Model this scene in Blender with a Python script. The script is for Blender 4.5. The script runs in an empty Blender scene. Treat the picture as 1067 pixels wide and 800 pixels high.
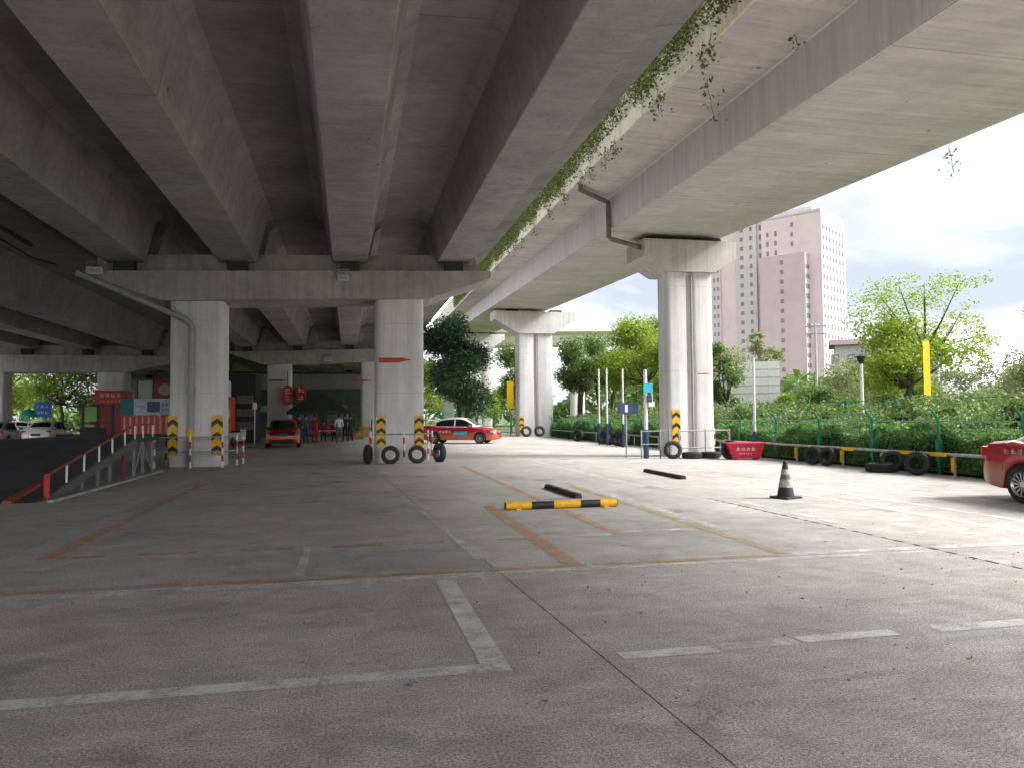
import bpy, bmesh, math, random
import numpy as np
from mathutils import Matrix, Vector
random.seed(7); RNG = np.random.default_rng(11)
SC = bpy.context.scene
COL = SC.collection
R = math.radians

# ------------------------------------------------------------------ camera, sky, sun, exposure
PSI, PIT, ROL = R(12.03), R(2.4), R(.45)
CAM = Vector((0, 0, 1.5))
fw = Vector((math.sin(PSI)*math.cos(PIT), math.cos(PSI)*math.cos(PIT), math.sin(PIT)))
r0 = Vector((math.cos(PSI), -math.sin(PSI), 0)); u0 = r0.cross(fw)
rt = r0*math.cos(ROL) - u0*math.sin(ROL); up = u0*math.cos(ROL) + r0*math.sin(ROL)
cd = bpy.data.cameras.new('camera'); cam = bpy.data.objects.new('camera', cd); COL.objects.link(cam)
m = Matrix((rt, up, -fw)).transposed().to_4x4(); m.translation = CAM
cam.matrix_world = m
cd.sensor_width = 36; cd.lens = 800/1067*36; cd.clip_start = .05; cd.clip_end = 3000
SC.camera = cam
SUN_AZ, SUN_EL = R(108), R(39)          # azimuth clockwise from +Y, elevation
W = bpy.data.worlds.new('World'); SC.world = W; W.use_nodes = True
nt = W.node_tree; N = nt.nodes; L = nt.links; N.clear()
out = N.new('ShaderNodeOutputWorld'); bg = N.new('ShaderNodeBackground'); sky = N.new('ShaderNodeTexSky')
sky.sky_type = 'NISHITA'; sky.sun_disc = False; sky.sun_elevation = SUN_EL; sky.sun_rotation = SUN_AZ
bg.inputs['Strength'].default_value = .1
tc = N.new('ShaderNodeTexCoord'); mp = N.new('ShaderNodeMapping'); mp.inputs['Scale'].default_value = (1, 1, 2.6); mp.inputs['Location'].default_value = (7.3, 3.1, 4.2)
n1 = N.new('ShaderNodeTexNoise'); n1.inputs['Scale'].default_value = 2.6; n1.inputs['Detail'].default_value = 7; n1.inputs['Roughness'].default_value = .52
n1.inputs['Distortion'].default_value = .35
L.new(tc.outputs['Generated'], mp.inputs['Vector']); L.new(mp.outputs['Vector'], n1.inputs['Vector'])
cr = N.new('ShaderNodeValToRGB'); e = cr.color_ramp.elements
e[0].position = .42; e[0].color = (.057, .060, .068, 1); e[1].position = .74; e[1].color = (2.72, 2.72, 2.74, 1)
x = e.new(.5); x.color = (.080, .0815, .086, 1); x = e.new(.56); x.color = (.100, .0995, .101, 1)
x = e.new(.63); x.color = (.295, .296, .30, 1)
L.new(n1.outputs['Fac'], cr.inputs['Fac'])
mul = N.new('ShaderNodeVectorMath'); mul.operation = 'SCALE'; mul.inputs['Scale'].default_value = 11.0
L.new(cr.outputs['Color'], mul.inputs[0])
mx = N.new('ShaderNodeMix'); mx.data_type = 'RGBA'; mx.inputs['Factor'].default_value = .97
L.new(sky.outputs['Color'], mx.inputs['A']); L.new(mul.outputs['Vector'], mx.inputs['B'])
L.new(mx.outputs['Result'], bg.inputs['Color']); L.new(bg.outputs['Background'], out.inputs['Surface'])
sd = bpy.data.lights.new('sun', 'SUN'); sd.energy = .85; sd.angle = R(22); sd.color = (1, .965, .92)
sun = bpy.data.objects.new('sun', sd); COL.objects.link(sun)
sv = Vector((math.sin(SUN_AZ)*math.cos(SUN_EL), math.cos(SUN_AZ)*math.cos(SUN_EL), math.sin(SUN_EL)))
sun.rotation_euler = sv.to_track_quat('Z', 'Y').to_euler(); sun.location = (30, -20, 60)
SC.view_settings.view_transform = 'Standard'; SC.view_settings.look = 'None'
SC.view_settings.exposure = 3.42; SC.view_settings.gamma = 1; SC.view_settings.use_curve_mapping = False
SC.render.engine = 'CYCLES'; SC.cycles.use_denoising = True; SC.cycles.denoising_prefilter = 'ACCURATE'; SC.cycles.max_bounces = 6; SC.cycles.diffuse_bounces = 4
SC.cycles.transparent_max_bounces = 12; SC.cycles.adaptive_threshold = .02; SC.cycles.caustics_reflective = False; SC.cycles.caustics_refractive = False

# ------------------------------------------------------------------ materials
MATS = {}
def _new(name):
    m = bpy.data.materials.new(name); m.use_nodes = True
    MATS[name] = m
    nt = m.node_tree; b = nt.nodes['Principled BSDF']
    return m, nt, nt.nodes, nt.links, b
def srgb(r, g, b):
    f = lambda c: (c/255/12.92 if c/255 <= .04045 else ((c/255+.055)/1.055)**2.4)
    return (f(r), f(g), f(b))
def plain(name, c, rough=.6, metal=0, vary=.15, scale=6, bump=.0, coat=0, emit=None):
    if name in MATS: return MATS[name]
    m, nt, N, L, b = _new(name)
    tc = N.new('ShaderNodeTexCoord'); n = N.new('ShaderNodeTexNoise'); n.inputs['Scale'].default_value = scale
    n.inputs['Detail'].default_value = 6; n.inputs['Roughness'].default_value = .65
    L.new(tc.outputs['Object'], n.inputs['Vector'])
    r = N.new('ShaderNodeValToRGB'); r.color_ramp.elements[0].position = .3; r.color_ramp.elements[1].position = .7
    r.color_ramp.elements[0].color = tuple(v*(1-vary) for v in c)+(1,); r.color_ramp.elements[1].color = tuple(min(1, v*(1+vary*.6)) for v in c)+(1,)
    L.new(n.outputs['Fac'], r.inputs['Fac']); L.new(r.outputs['Color'], b.inputs['Base Color'])
    b.inputs['Roughness'].default_value = rough; b.inputs['Metallic'].default_value = metal
    if coat: b.inputs['Coat Weight'].default_value = coat; b.inputs['Coat Roughness'].default_value = .06
    if bump:
        bn = N.new('ShaderNodeBump'); bn.inputs['Strength'].default_value = bump; bn.inputs['Distance'].default_value = .02
        L.new(n.outputs['Fac'], bn.inputs['Height']); L.new(bn.outputs['Normal'], b.inputs['Normal'])
    if emit: b.inputs['Emission Color'].default_value = c+(1,); b.inputs['Emission Strength'].default_value = emit
    return m
def concrete(name, c, stain=.35, streak=0., boards=0., seam=3.0, rough=.85, pits=True, cracks=0., zseam=0.):
    """cast concrete: blotches, fine grain, optional run-down streaks, formwork board lines across Y, pour seams"""
    m, nt, N, L, b = _new(name)
    geo = N.new('ShaderNodeNewGeometry')
    def noise(scale, detail=6, rough=.6, vec=None, mapscale=None):
        n = N.new('ShaderNodeTexNoise'); n.inputs['Scale'].default_value = scale; n.inputs['Detail'].default_value = detail; n.inputs['Roughness'].default_value = rough
        src = geo.outputs['Position']
        if mapscale:
            mp = N.new('ShaderNodeMapping'); mp.inputs['Scale'].default_value = mapscale; L.new(src, mp.inputs['Vector']); src = mp.outputs['Vector']
        L.new(src, n.inputs['Vector']); return n.outputs['Fac']
    def mrange(v, a, bb, c0, c1):
        n = N.new('ShaderNodeMapRange'); n.inputs['From Min'].default_value = a; n.inputs['From Max'].default_value = bb
        n.inputs['To Min'].default_value = c0; n.inputs['To Max'].default_value = c1; L.new(v, n.inputs['Value']); return n.outputs['Result']
    def mulv(a, bb):
        n = N.new('ShaderNodeMath'); n.operation = 'MULTIPLY'; L.new(a, n.inputs[0]); L.new(bb, n.inputs[1]); return n.outputs['Value']
    v = mulv(mrange(noise(.55, 5), .35, .7, 1-stain*.6, 1+stain*.25), mrange(noise(3.1, 5, .7), .3, .7, 1-stain*.35, 1+stain*.2))
    fine = noise(55, 3, .7)
    v = mulv(v, mrange(fine, .3, .7, .93, 1.05))
    if streak:
        v = mulv(v, mrange(noise(1, 5, .7, mapscale=(5, 5, .22)), .42, .72, 1, 1-streak))
    if boards:
        v = mulv(v, mrange(noise(1, 3, .6, mapscale=(.25, 7, 7)), .35, .65, 1-boards, 1+boards*.4))
        sx = N.new('ShaderNodeSeparateXYZ'); L.new(geo.outputs['Position'], sx.inputs[0])
        mo = N.new('ShaderNodeMath'); mo.operation = 'PINGPONG'; mo.inputs[1].default_value = seam/2; L.new(sx.outputs['Y'], mo.inputs[0])
        wob = noise(.9, 4)
        ad = N.new('ShaderNodeMath'); ad.operation = 'ADD'; L.new(mo.outputs[0], ad.inputs[0]); L.new(mrange(wob, 0, 1, -.03, .035), ad.inputs[1])
        v = mulv(v, mrange(ad.outputs[0], .0, .022, .62, 1))
    if cracks:
        cn = noise(.8, 5, .62); ab = N.new('ShaderNodeMath'); ab.operation = 'SUBTRACT'; ab.inputs[1].default_value = .5; L.new(cn, ab.inputs[0])
        a2 = N.new('ShaderNodeMath'); a2.operation = 'ABSOLUTE'; L.new(ab.outputs[0], a2.inputs[0])
        mk = mrange(noise(.45, 2), .5, .58, 0, cracks); ln = mrange(a2.outputs[0], .0, .0035, 1, 0)
        pr = mulv(mk, ln); v = mulv(v, mrange(pr, 0, 1, 1, 0))
    if zseam:
        sz = N.new('ShaderNodeSeparateXYZ'); L.new(geo.outputs['Position'], sz.inputs[0])
        mo = N.new('ShaderNodeMath'); mo.operation = 'PINGPONG'; mo.inputs[1].default_value = zseam/2; L.new(sz.outputs['Z'], mo.inputs[0])
        v = mulv(v, mrange(mo.outputs[0], .0, .012, .72, 1))
    if pits:
        vo = N.new('ShaderNodeTexVoronoi'); vo.inputs['Scale'].default_value = .9; L.new(geo.outputs['Position'], vo.inputs['Vector'])
        v = mulv(v, mrange(vo.outputs['Distance'], .025, .05, .3, 1))
    hs = N.new('ShaderNodeMix'); hs.data_type = 'RGBA'
    hs.inputs['A'].default_value = (c[0]*.96, c[1]*.965, c[2]*.955, 1); hs.inputs['B'].default_value = (c[0]*1.04, c[1]*1., c[2]*.99, 1)
    L.new(noise(.25, 3), hs.inputs['Factor'])
    sc = N.new('ShaderNodeVectorMath'); sc.operation = 'SCALE'; L.new(hs.outputs['Result'], sc.inputs[0]); L.new(v, sc.inputs['Scale'])
    L.new(sc.outputs['Vector'], b.inputs['Base Color']); b.inputs['Roughness'].default_value = rough
    bn = N.new('ShaderNodeBump'); bn.inputs['Strength'].default_value = .25; bn.inputs['Distance'].default_value = .01
    L.new(noise(14, 4, .7), bn.inputs['Height']); L.new(bn.outputs['Normal'], b.inputs['Normal'])
    return m
def pavement(name, c, seed):
    m, nt, N, L, b = _new(name)
    geo = N.new('ShaderNodeNewGeometry')
    mp0 = N.new('ShaderNodeMapping'); mp0.inputs['Location'].default_value = (seed*7.1, seed*3.3, 0); L.new(geo.outputs['Position'], mp0.inputs['Vector'])
    P = mp0.outputs['Vector']
    def noise(scale, detail=6, rough=.6, ms=None, dist=0, rot=0):
        n = N.new('ShaderNodeTexNoise'); n.inputs['Scale'].default_value = scale; n.inputs['Detail'].default_value = detail
        n.inputs['Roughness'].default_value = rough; n.inputs['Distortion'].default_value = dist
        src = P
        if ms:
            mp = N.new('ShaderNodeMapping'); mp.inputs['Scale'].default_value = ms; mp.inputs['Rotation'].default_value = (0, 0, rot); L.new(P, mp.inputs['Vector']); src = mp.outputs['Vector']
        L.new(src, n.inputs['Vector']); return n.outputs['Fac']
    def mr(v, a, bb, c0, c1):
        n = N.new('ShaderNodeMapRange'); n.inputs['From Min'].default_value = a; n.inputs['From Max'].default_value = bb
        n.inputs['To Min'].default_value = c0; n.inputs['To Max'].default_value = c1; L.new(v, n.inputs['Value']); return n.outputs['Result']
    def mul(a, bb):
        n = N.new('ShaderNodeMath'); n.operation = 'MULTIPLY'; L.new(a, n.inputs[0]); L.new(bb, n.inputs[1]); return n.outputs['Value']
    grain = noise(62, 3, .85); grit = noise(170, 2, .6)
    v = mul(mr(grain, .37, .63, .48, 1.52), mr(grit, .37, .63, .6, 1.4))
    v = mul(v, mr(noise(.35, 5, .6), .32, .68, .82, 1.12))
    v = mul(v, mr(noise(2.2, 7, .65, dist=.6), .38, .64, .86, 1.1))
    # swirling tyre and broom scuffs
    v = mul(v, mr(noise(1, 6, .7, ms=(1.6, 6, 1), dist=1.6, rot=.3), .44, .68, .95, 1.13))
    v = mul(v, mr(noise(1, 6, .7, ms=(.9, 4, 1), dist=1.2, rot=-.6), .5, .72, 1, .85))
    # oil drips
    vo = N.new('ShaderNodeTexVoronoi'); vo.inputs['Scale'].default_value = .55; vo.inputs['Randomness'].default_value = 1
    wv = N.new('ShaderNodeVectorMath'); wv.operation = 'ADD'; nn = N.new('ShaderNodeTexNoise'); nn.inputs['Scale'].default_value = 3
    L.new(P, nn.inputs['Vector']); L.new(P, wv.inputs[0]); L.new(nn.outputs['Color'], wv.inputs[1]); L.new(wv.outputs['Vector'], vo.inputs['Vector'])
    v = mul(v, mr(vo.outputs['Distance'], .04, .22, .58, 1))
    cn = noise(.55, 5, .6); ab = N.new('ShaderNodeMath'); ab.operation = 'SUBTRACT'; ab.inputs[1].default_value = .5; L.new(cn, ab.inputs[0])
    a2 = N.new('ShaderNodeMath'); a2.operation = 'ABSOLUTE'; L.new(ab.outputs[0], a2.inputs[0])
    mk = mr(noise(.3, 2), .52, .6, 0, .6); v = mul(v, mr(mul(mk, mr(a2.outputs[0], 0, .0025, 1, 0)), 0, 1, 1, 0))
    hs = N.new('ShaderNodeMix'); hs.data_type = 'RGBA'
    hs.inputs['A'].default_value = (c[0]*1.04, c[1]*.985, c[2]*.96, 1); hs.inputs['B'].default_value = (c[0]*.97, c[1]*1.0, c[2]*1.0, 1)
    L.new(noise(.8, 4), hs.inputs['Factor'])
    sc = N.new('ShaderNodeVectorMath'); sc.operation = 'SCALE'; L.new(hs.outputs['Result'], sc.inputs[0]); L.new(v, sc.inputs['Scale'])
    L.new(sc.outputs['Vector'], b.inputs['Base Color']); b.inputs['Roughness'].default_value = .8
    b.inputs['Specular IOR Level'].default_value = .35
    bn = N.new('ShaderNodeBump'); bn.inputs['Strength'].default_value = .55; bn.inputs['Distance'].default_value = .008
    L.new(grain, bn.inputs['Height']); L.new(bn.outputs['Normal'], b.inputs['Normal'])
    return m
def worn_paint(name, c, keep=.5):
    m, nt, N, L, b = _new(name)
    geo = N.new('ShaderNodeNewGeometry')
    def noise(s, d=6, r=.7):
        n = N.new('ShaderNodeTexNoise'); n.inputs['Scale'].default_value = s; n.inputs['Detail'].default_value = d; n.inputs['Roughness'].default_value = r
        L.new(geo.outputs['Position'], n.inputs['Vector']); return n.outputs['Fac']
    a = N.new('ShaderNodeMath'); a.operation = 'MULTIPLY_ADD'; L.new(noise(48, 5, .8), a.inputs[0]); a.inputs[1].default_value = .55
    h = N.new('ShaderNodeMath'); h.operation = 'MULTIPLY'; L.new(noise(2.2, 6), h.inputs[0]); h.inputs[1].default_value = .75
    L.new(h.outputs[0], a.inputs[2])
    r = N.new('ShaderNodeMapRange'); r.inputs['From Min'].default_value = 1-keep-.12+.12; r.inputs['From Max'].default_value = 1-keep+.3; r.inputs['To Max'].default_value = .92
    L.new(a.outputs[0], r.inputs['Value']); L.new(r.outputs['Result'], b.inputs['Alpha'])
    g = N.new('ShaderNodeMix'); g.data_type = 'RGBA'; L.new(noise(30), g.inputs['Factor'])
    g.inputs['A'].default_value = tuple(v*.72 for v in c)+(1,); g.inputs['B'].default_value = tuple(min(1, v*1.12) for v in c)+(1,)
    L.new(g.outputs['Result'], b.inputs['Base Color']); b.inputs['Roughness'].default_value = .75
    return m
def leaf(name, c1, c2, c3=None, trans=.3):
    m, nt, N, L, b = _new(name)
    geo = N.new('ShaderNodeNewGeometry'); r = N.new('ShaderNodeValToRGB')
    r.color_ramp.elements[0].color = c1+(1,); r.color_ramp.elements[1].color = c2+(1,)
    if c3: x = r.color_ramp.elements.new(.85); x.color = c2+(1,); r.color_ramp.elements[-1].color = c3+(1,)
    L.new(geo.outputs['Random Per Island'], r.inputs['Fac'])
    L.new(r.outputs['Color'], b.inputs['Base Color']); b.inputs['Roughness'].default_value = .5
    t = N.new('ShaderNodeBsdfTranslucent'); L.new(r.outputs['Color'], t.inputs['Color'])
    mx = N.new('ShaderNodeMixShader'); mx.inputs[0].default_value = trans
    o = N['Material Output']; L.new(b.outputs[0], mx.inputs[1]); L.new(t.outputs[0], mx.inputs[2]); L.new(mx.outputs[0], o.inputs['Surface'])
    return m

GREY = (.40, .385, .37)
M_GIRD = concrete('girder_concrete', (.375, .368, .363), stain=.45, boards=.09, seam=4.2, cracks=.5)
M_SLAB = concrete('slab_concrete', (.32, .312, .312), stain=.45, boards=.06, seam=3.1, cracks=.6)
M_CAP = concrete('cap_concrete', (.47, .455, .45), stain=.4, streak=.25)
M_COLM = concrete('column_concrete', (.74, .74, .745), stain=.2, streak=.2, pits=False, zseam=2.3)
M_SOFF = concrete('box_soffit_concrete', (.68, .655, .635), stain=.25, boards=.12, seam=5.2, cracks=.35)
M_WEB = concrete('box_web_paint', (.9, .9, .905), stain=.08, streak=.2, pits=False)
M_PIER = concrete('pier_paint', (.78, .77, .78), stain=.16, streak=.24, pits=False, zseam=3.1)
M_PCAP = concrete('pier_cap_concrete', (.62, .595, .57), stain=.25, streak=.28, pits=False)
M_PARA = concrete('parapet_paint', (.88, .84, .68), stain=.2, streak=.3, pits=False)
M_DARK = plain('dark_bearing', (.05, .05, .05), .9)
M_PVC = plain('grey_pipe', (.33, .335, .335), .4, vary=.2, scale=3)
M_GALV = plain('galvanised_steel', (.42, .43, .44), .45, .6, vary=.3, scale=9)
M_STEELP = plain('painted_grey_rail', (.30, .31, .32), .5, vary=.25)
M_WHITE = plain('white_paint', (.75, .75, .74), .5, vary=.2, scale=8)
M_RED = plain('red_paint', (.52, .025, .03), .45, vary=.25, scale=8)
M_CRIM = plain('crimson_plastic', (.60, .012, .045), .4, vary=.15)
M_YEL = plain('yellow_reflective', (.78, .44, .015), .45, vary=.25, scale=9)
M_BLK = plain('black_paint', (.018, .018, .02), .5, vary=.3)
M_RUB = plain('tyre_rubber', (.022, .022, .024), .75, vary=.4, scale=10, bump=.2)
M_NAVY = plain('navy_paint', (.02, .05, .11), .45)
M_GRN = plain('green_fence_paint', (.012, .20, .10), .45, vary=.25)
M_TEAL = plain('teal_panel', (.0, .17, .16), .5)
M_BLUE = plain('blue_sign', (.03, .20, .55), .4)
M_CYAN = plain('cyan_sign', (.03, .42, .5), .4)
M_ORNG = plain('orange_panel', (.72, .10, .02), .45, vary=.2)
M_BARK = plain('bark', (.075, .058, .045), .9, vary=.45, scale=9, bump=.6)
M_ASPH = plain('black_asphalt_ramp', (.055, .056, .06), .8, vary=.35, scale=1.5, bump=.2)
M_YBAN = plain('yellow_banner', (.85, .55, .01), .5, vary=.15)
M_GLASS = plain('car_glass', (.012, .014, .017), .06, 0, vary=.2)
M_WIN = plain('far_window_glass', (.24, .225, .25), .25, vary=.35, scale=2)
M_CHROME = plain('alloy_rim', (.5, .5, .52), .3, .8, vary=.2)
M_TAIL = plain('tail_lamp', (.42, .008, .008), .15)
M_HEADL = plain('head_lamp', (.62, .62, .64), .1, .3)
M_PINKA = plain('pink_render', (.72, .58, .60), .8, vary=.12, scale=.15)
M_PINKB = plain('mauve_render', (.58, .45, .485), .8, vary=.12, scale=.12)
M_PINKC = plain('pale_render', (.58, .53, .54), .8, vary=.08, scale=.1)

# ------------------------------------------------------------------ mesh helpers
class MB:
    def __init__(s): s.v = []; s.f = []; s.mi = []; s.T = None; s.cur = 0
    def add(s, vs, fs):
        o = len(s.v)
        s.v += [tuple(s.T(p)) if s.T else tuple(p) for p in vs]; s.f += [tuple(i+o for i in f) for f in fs]; s.mi += [s.cur]*len(fs)
        return s
    def box(s, x0, x1, y0, y1, z0, z1, bev=0):
        if bev:
            bm = bmesh.new(); bmesh.ops.create_cube(bm, size=1)
            for v in bm.verts: v.co = Vector(((x0+x1)/2+v.co.x*(x1-x0), (y0+y1)/2+v.co.y*(y1-y0), (z0+z1)/2+v.co.z*(z1-z0)))
            bmesh.ops.bevel(bm, geom=list(bm.edges), offset=bev, segments=2, affect='EDGES', profile=.5)
            bm.verts.index_update()
            s.add([v.co[:] for v in bm.verts], [[v.index for v in f.verts] for f in bm.faces]); bm.free(); return s
        return s.add([(x0,y0,z0),(x1,y0,z0),(x1,y1,z0),(x0,y1,z0),(x0,y0,z1),(x1,y0,z1),(x1,y1,z1),(x0,y1,z1)],
                     [(3,2,1,0),(4,5,6,7),(0,1,5,4),(1,2,6,5),(2,3,7,6),(3,0,4,7)])
    def prism(s, poly, axis, a, b):
        """poly: 2D outline; axis 'Y' -> (x,z) swept along y; 'Z' -> (x,y) along z; 'X' -> (y,z) along x"""
        f = {'Y': lambda p, t: (p[0], t, p[1]), 'Z': lambda p, t: (p[0], p[1], t), 'X': lambda p, t: (t, p[0], p[1])}[axis]
        n = len(poly); vs = [f(p, a) for p in poly]+[f(p, b) for p in poly]
        return s.add(vs, [tuple(range(n)), tuple(reversed(range(n, 2*n)))]+[(i, (i+1) % n+0, n+(i+1) % n, n+i)[::-1] for i in range(n)])
    def tube(s, pts, r, n=8, cap=True):
        pts = [Vector(p) for p in pts]; rs = r if isinstance(r, (list, tuple)) else [r]*len(pts)
        vs = []; fs = []
        for i, p in enumerate(pts):
            d = (pts[min(i+1, len(pts)-1)]-pts[max(i-1, 0)]).normalized()
            a = d.orthogonal().normalized() if i == 0 else (a-d*a.dot(d)).normalized()
            b = d.cross(a)
            for k in range(n):
                t = 2*math.pi*k/n; vs.append(p+(a*math.cos(t)+b*math.sin(t))*rs[i])
        for i in range(len(pts)-1):
            for k in range(n): fs.append((i*n+k, i*n+(k+1) % n, (i+1)*n+(k+1) % n, (i+1)*n+k))
        if cap: fs += [tuple(reversed(range(n))), tuple(range((len(pts)-1)*n, len(pts)*n))]
        return s.add(vs, fs)
    def lathe(s, prof, n=24, axis='Z', c=(0, 0, 0)):
        vs = []; fs = []
        for (r, h) in prof:
            for k in range(n):
                t = 2*math.pi*k/n; a, b = r*math.cos(t), r*math.sin(t)
                p = {'Z': (a, b, h), 'Y': (a, h, b), 'X': (h, a, b)}[axis]
                vs.append((p[0]+c[0], p[1]+c[1], p[2]+c[2]))
        for i in range(len(prof)-1):
            for k in range(n): fs.append((i*n+k, i*n+(k+1) % n, (i+1)*n+(k+1) % n, (i+1)*n+k))
        return s.add(vs, fs)
    def quad(s, *p): return s.add(p, [tuple(range(len(p)))])
    def build(s, name, mat, parent=None, smooth=False, loc=None, rot=None, off=None):
        me = bpy.data.meshes.new(name)
        vs = s.v if off is None else [(p[0]-off[0], p[1]-off[1], p[2]-off[2]) for p in s.v]
        me.from_pydata(vs, [], s.f)
        ms = mat if isinstance(mat, (list, tuple)) else [mat]
        for q in ms: me.materials.append(q)
        if len(ms) > 1: me.polygons.foreach_set('material_index', s.mi)
        bm = bmesh.new(); bm.from_mesh(me); bmesh.ops.recalc_face_normals(bm, faces=bm.faces); bm.to_mesh(me); bm.free()
        if smooth:
            me.polygons.foreach_set('use_smooth', [True]*len(me.polygons))
            me.set_sharp_from_angle(angle=R(40))
        o = bpy.data.objects.new(name, me); COL.objects.link(o)
        if parent is not None: o.parent = parent
        if loc is not None: o.location = loc
        if rot is not None: o.rotation_euler = rot
        return o
def tag(o, label=None, cat=None, group=None, kind=None):
    if label: o['label'] = label
    if cat: o['category'] = cat
    if group: o['group'] = group
    if kind: o['kind'] = kind
    return o
def thing(name, label, cat, loc=(0, 0, 0), rz=0, group=None):
    o = bpy.data.objects.new(name, None); COL.objects.link(o); o.location = loc; o.rotation_euler = (0, 0, rz); o.empty_display_size = .3
    return tag(o, label, cat, group)
def dup(root, loc, rz=0, label=None, group=None, scale=None):
    def cp(o, par):
        c = o.copy(); COL.objects.link(c); c.parent = par
        for ch in list(o.children): cp(ch, c)
        return c
    kids = list(root.children)
    r = root.copy(); COL.objects.link(r); r.location = loc; r.rotation_euler = (root.rotation_euler[0], root.rotation_euler[1], rz)
    if scale: r.scale = scale if isinstance(scale, (tuple, list)) else (scale,)*3
    for k in kids: cp(k, r)
    if label: r['label'] = label
    if group: r['group'] = group
    return r
def rrect(x0, x1, y0, y1, r, n=4):
    o = []
    for cx, cy, a0 in ((x1-r, y1-r, 0), (x0+r, y1-r, 90), (x0+r, y0+r, 180), (x1-r, y0+r, 270)):
        for i in range(n+1):
            a = R(a0+90*i/n); o.append((cx+r*math.cos(a), cy+r*math.sin(a)))
    return o

# ------------------------------------------------------------------ ground and parking lot
def noise_ground():
    m, nt, N, L, b = _new('grassy_earth')
    geo = N.new('ShaderNodeNewGeometry'); n = N.new('ShaderNodeTexNoise'); n.inputs['Scale'].default_value = .7; n.inputs['Detail'].default_value = 9
    L.new(geo.outputs['Position'], n.inputs['Vector']); r = N.new('ShaderNodeValToRGB')
    r.color_ramp.elements[0].position = .35; r.color_ramp.elements[0].color = (.055, .09, .02, 1); r.color_ramp.elements[1].position = .65; r.color_ramp.elements[1].color = (.17, .19, .07, 1)
    L.new(n.outputs['Fac'], r.inputs['Fac']); L.new(r.outputs['Color'], b.inputs['Base Color']); b.inputs['Roughness'].default_value = .95
    return m
M_EARTH = noise_ground()
g = MB(); g.quad((-1500, -600, -.12), (1500, -600, -.12), (1500, 2000, -.12), (-1500, 2000, -.12))
tag(g.build('ground', M_EARTH), kind='structure')
PAVE = [pavement('pavement_%d' % i, c, i) for i, c in enumerate([(.45, .43, .417), (.42, .408, .398), (.43, .42, .41), (.42, .406, .395)])]
M_FILL = plain('joint_filler', (.035, .033, .03), .9, vary=.5, scale=12)
lot = MB().box(-60, 14.25, -30, 72, -.11, -.035).build('parking_lot', M_FILL); tag(lot, kind='structure')
def jx(i, y):   # long joints: the second one runs slightly askew
    xs = [-60, -28.6, -18.6, -8.65, -3.65, 1.18+(12.65-y)*.046, 6.33, 14.2]
    return xs[i]
YJ = [-30, -10, 7.38, 22.5, 37.6, 54, 72]
for j in range(len(YJ)-1):
    for i in range(7):
        y0, y1 = YJ[j]+.006, YJ[j+1]-.006; gx = .006
        p = [(jx(i, y0)+gx, y0), (jx(i+1, y0)-gx, y0), (jx(i+1, y1)-gx, y1), (jx(i, y1)+gx, y1)]
        mm = PAVE[0] if (j <= 1 and i <= 5) else PAVE[1+(i+j) % 3]
        MB().prism(p, 'Z', -.034, 0).build('concrete_slab', mm, lot)
P_WHITE = worn_paint('worn_white_paint', (.76, .76, .74), .6)
P_FAINT = worn_paint('faint_white_paint', (.82, .81, .79), .49)
P_ORNG = worn_paint('worn_orange_paint', (.66, .40, .245), .54)
P_ORNF = worn_paint('faint_orange_paint', (.64, .40, .24), .5)
P_YEL = worn_paint('faint_yellow_paint', (.56, .43, .25), .52)
LZ = [.004]
def line(x0, x1, y0, y1, mat, skew=0):
    LZ[0] += .00005
    MB().quad((x0, y0, LZ[0]), (x1, y0, LZ[0]), (x1+skew, y1, LZ[0]), (x0+skew, y1, LZ[0])).build('painted_line', mat, lot)
line(.78, .95, 4.66, 7.12, P_WHITE, -.0); line(-6, .95, 4.5, 4.655, P_WHITE)
line(1.66, 2.31, 4.54, 4.68, P_WHITE); line(2.93, 3.66, 4.6, 4.74, P_WHITE); line(3.98, 5.2, 4.6, 4.75, P_WHITE); line(2.34, 2.9, 4.57, 4.7, P_FAINT); line(5.6, 6.3, 4.62, 4.76, P_WHITE)
line(-3.3, -3.12, 9.2, 18.6, P_ORNG, -.06)
for a, b in ((-3.1, -2.62), (-2.28, -1.66), (-1.2, -.62), (-.19, .39), (.75, 1.12), (1.78, 2.15)): line(a, b, 9.18, 9.32, P_ORNF)
line(-7, 1.28, 7.41, 7.55, P_ORNG); line(1.35, 2.36, 7.42, 7.54, P_ORNG); line(2.4, 4.5, 7.42, 7.54, P_YEL); line(4.66, 6.25, 7.42, 7.56, P_FAINT); line(6.4, 9.6, 7.4, 7.54, P_FAINT)
line(-7, 1.27, 7.15, 7.36, P_FAINT); line(1.4, 6.2, 7.22, 7.35, P_FAINT)
line(2.13, 2.33, 7.56, 12.78, P_ORNG, .06); line(3.27, 3.41, 9.3, 23.4, P_ORNG, .05); line(4.5, 4.65, 7.56, 16, P_YEL, .1); line(4.72, 4.9, 9.5, 17, P_FAINT, .1)
line(2.7, 3.24, 9.22, 9.38, P_FAINT); line(3.45, 4.4, 9.4, 9.54, P_FAINT)
line(8.2, 8.36, 7.6, 16.5, P_FAINT, .05); line(9.02, 9.2, 7.6, 17, P_FAINT, .12); line(6.52, 6.68, 9.5, 12.5, P_FAINT); line(10.4, 10.55, 8.5, 17, P_FAINT, .1)
line(-.5, -.41, 7.58, 9.3, P_FAINT); line(5.8, 13.5, 21.2, 21.36, P_FAINT); line(-2.6, 1.0, 20.2, 20.36, P_FAINT); line(5.9, 6.06, 16.5, 30, P_FAINT)
line(1.0, 2.9, 22.62, 22.8, P_FAINT)
for k in range(26):
    y = 6.0+k*.27; MB().box(6.315, 6.345, y, y+random.uniform(.08, .2), .0005, .0045).build('joint_void', M_FILL, lot)
line(1.3, 1.42, 8, 12.4, P_FAINT, -.2)
cb = MB()
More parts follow.
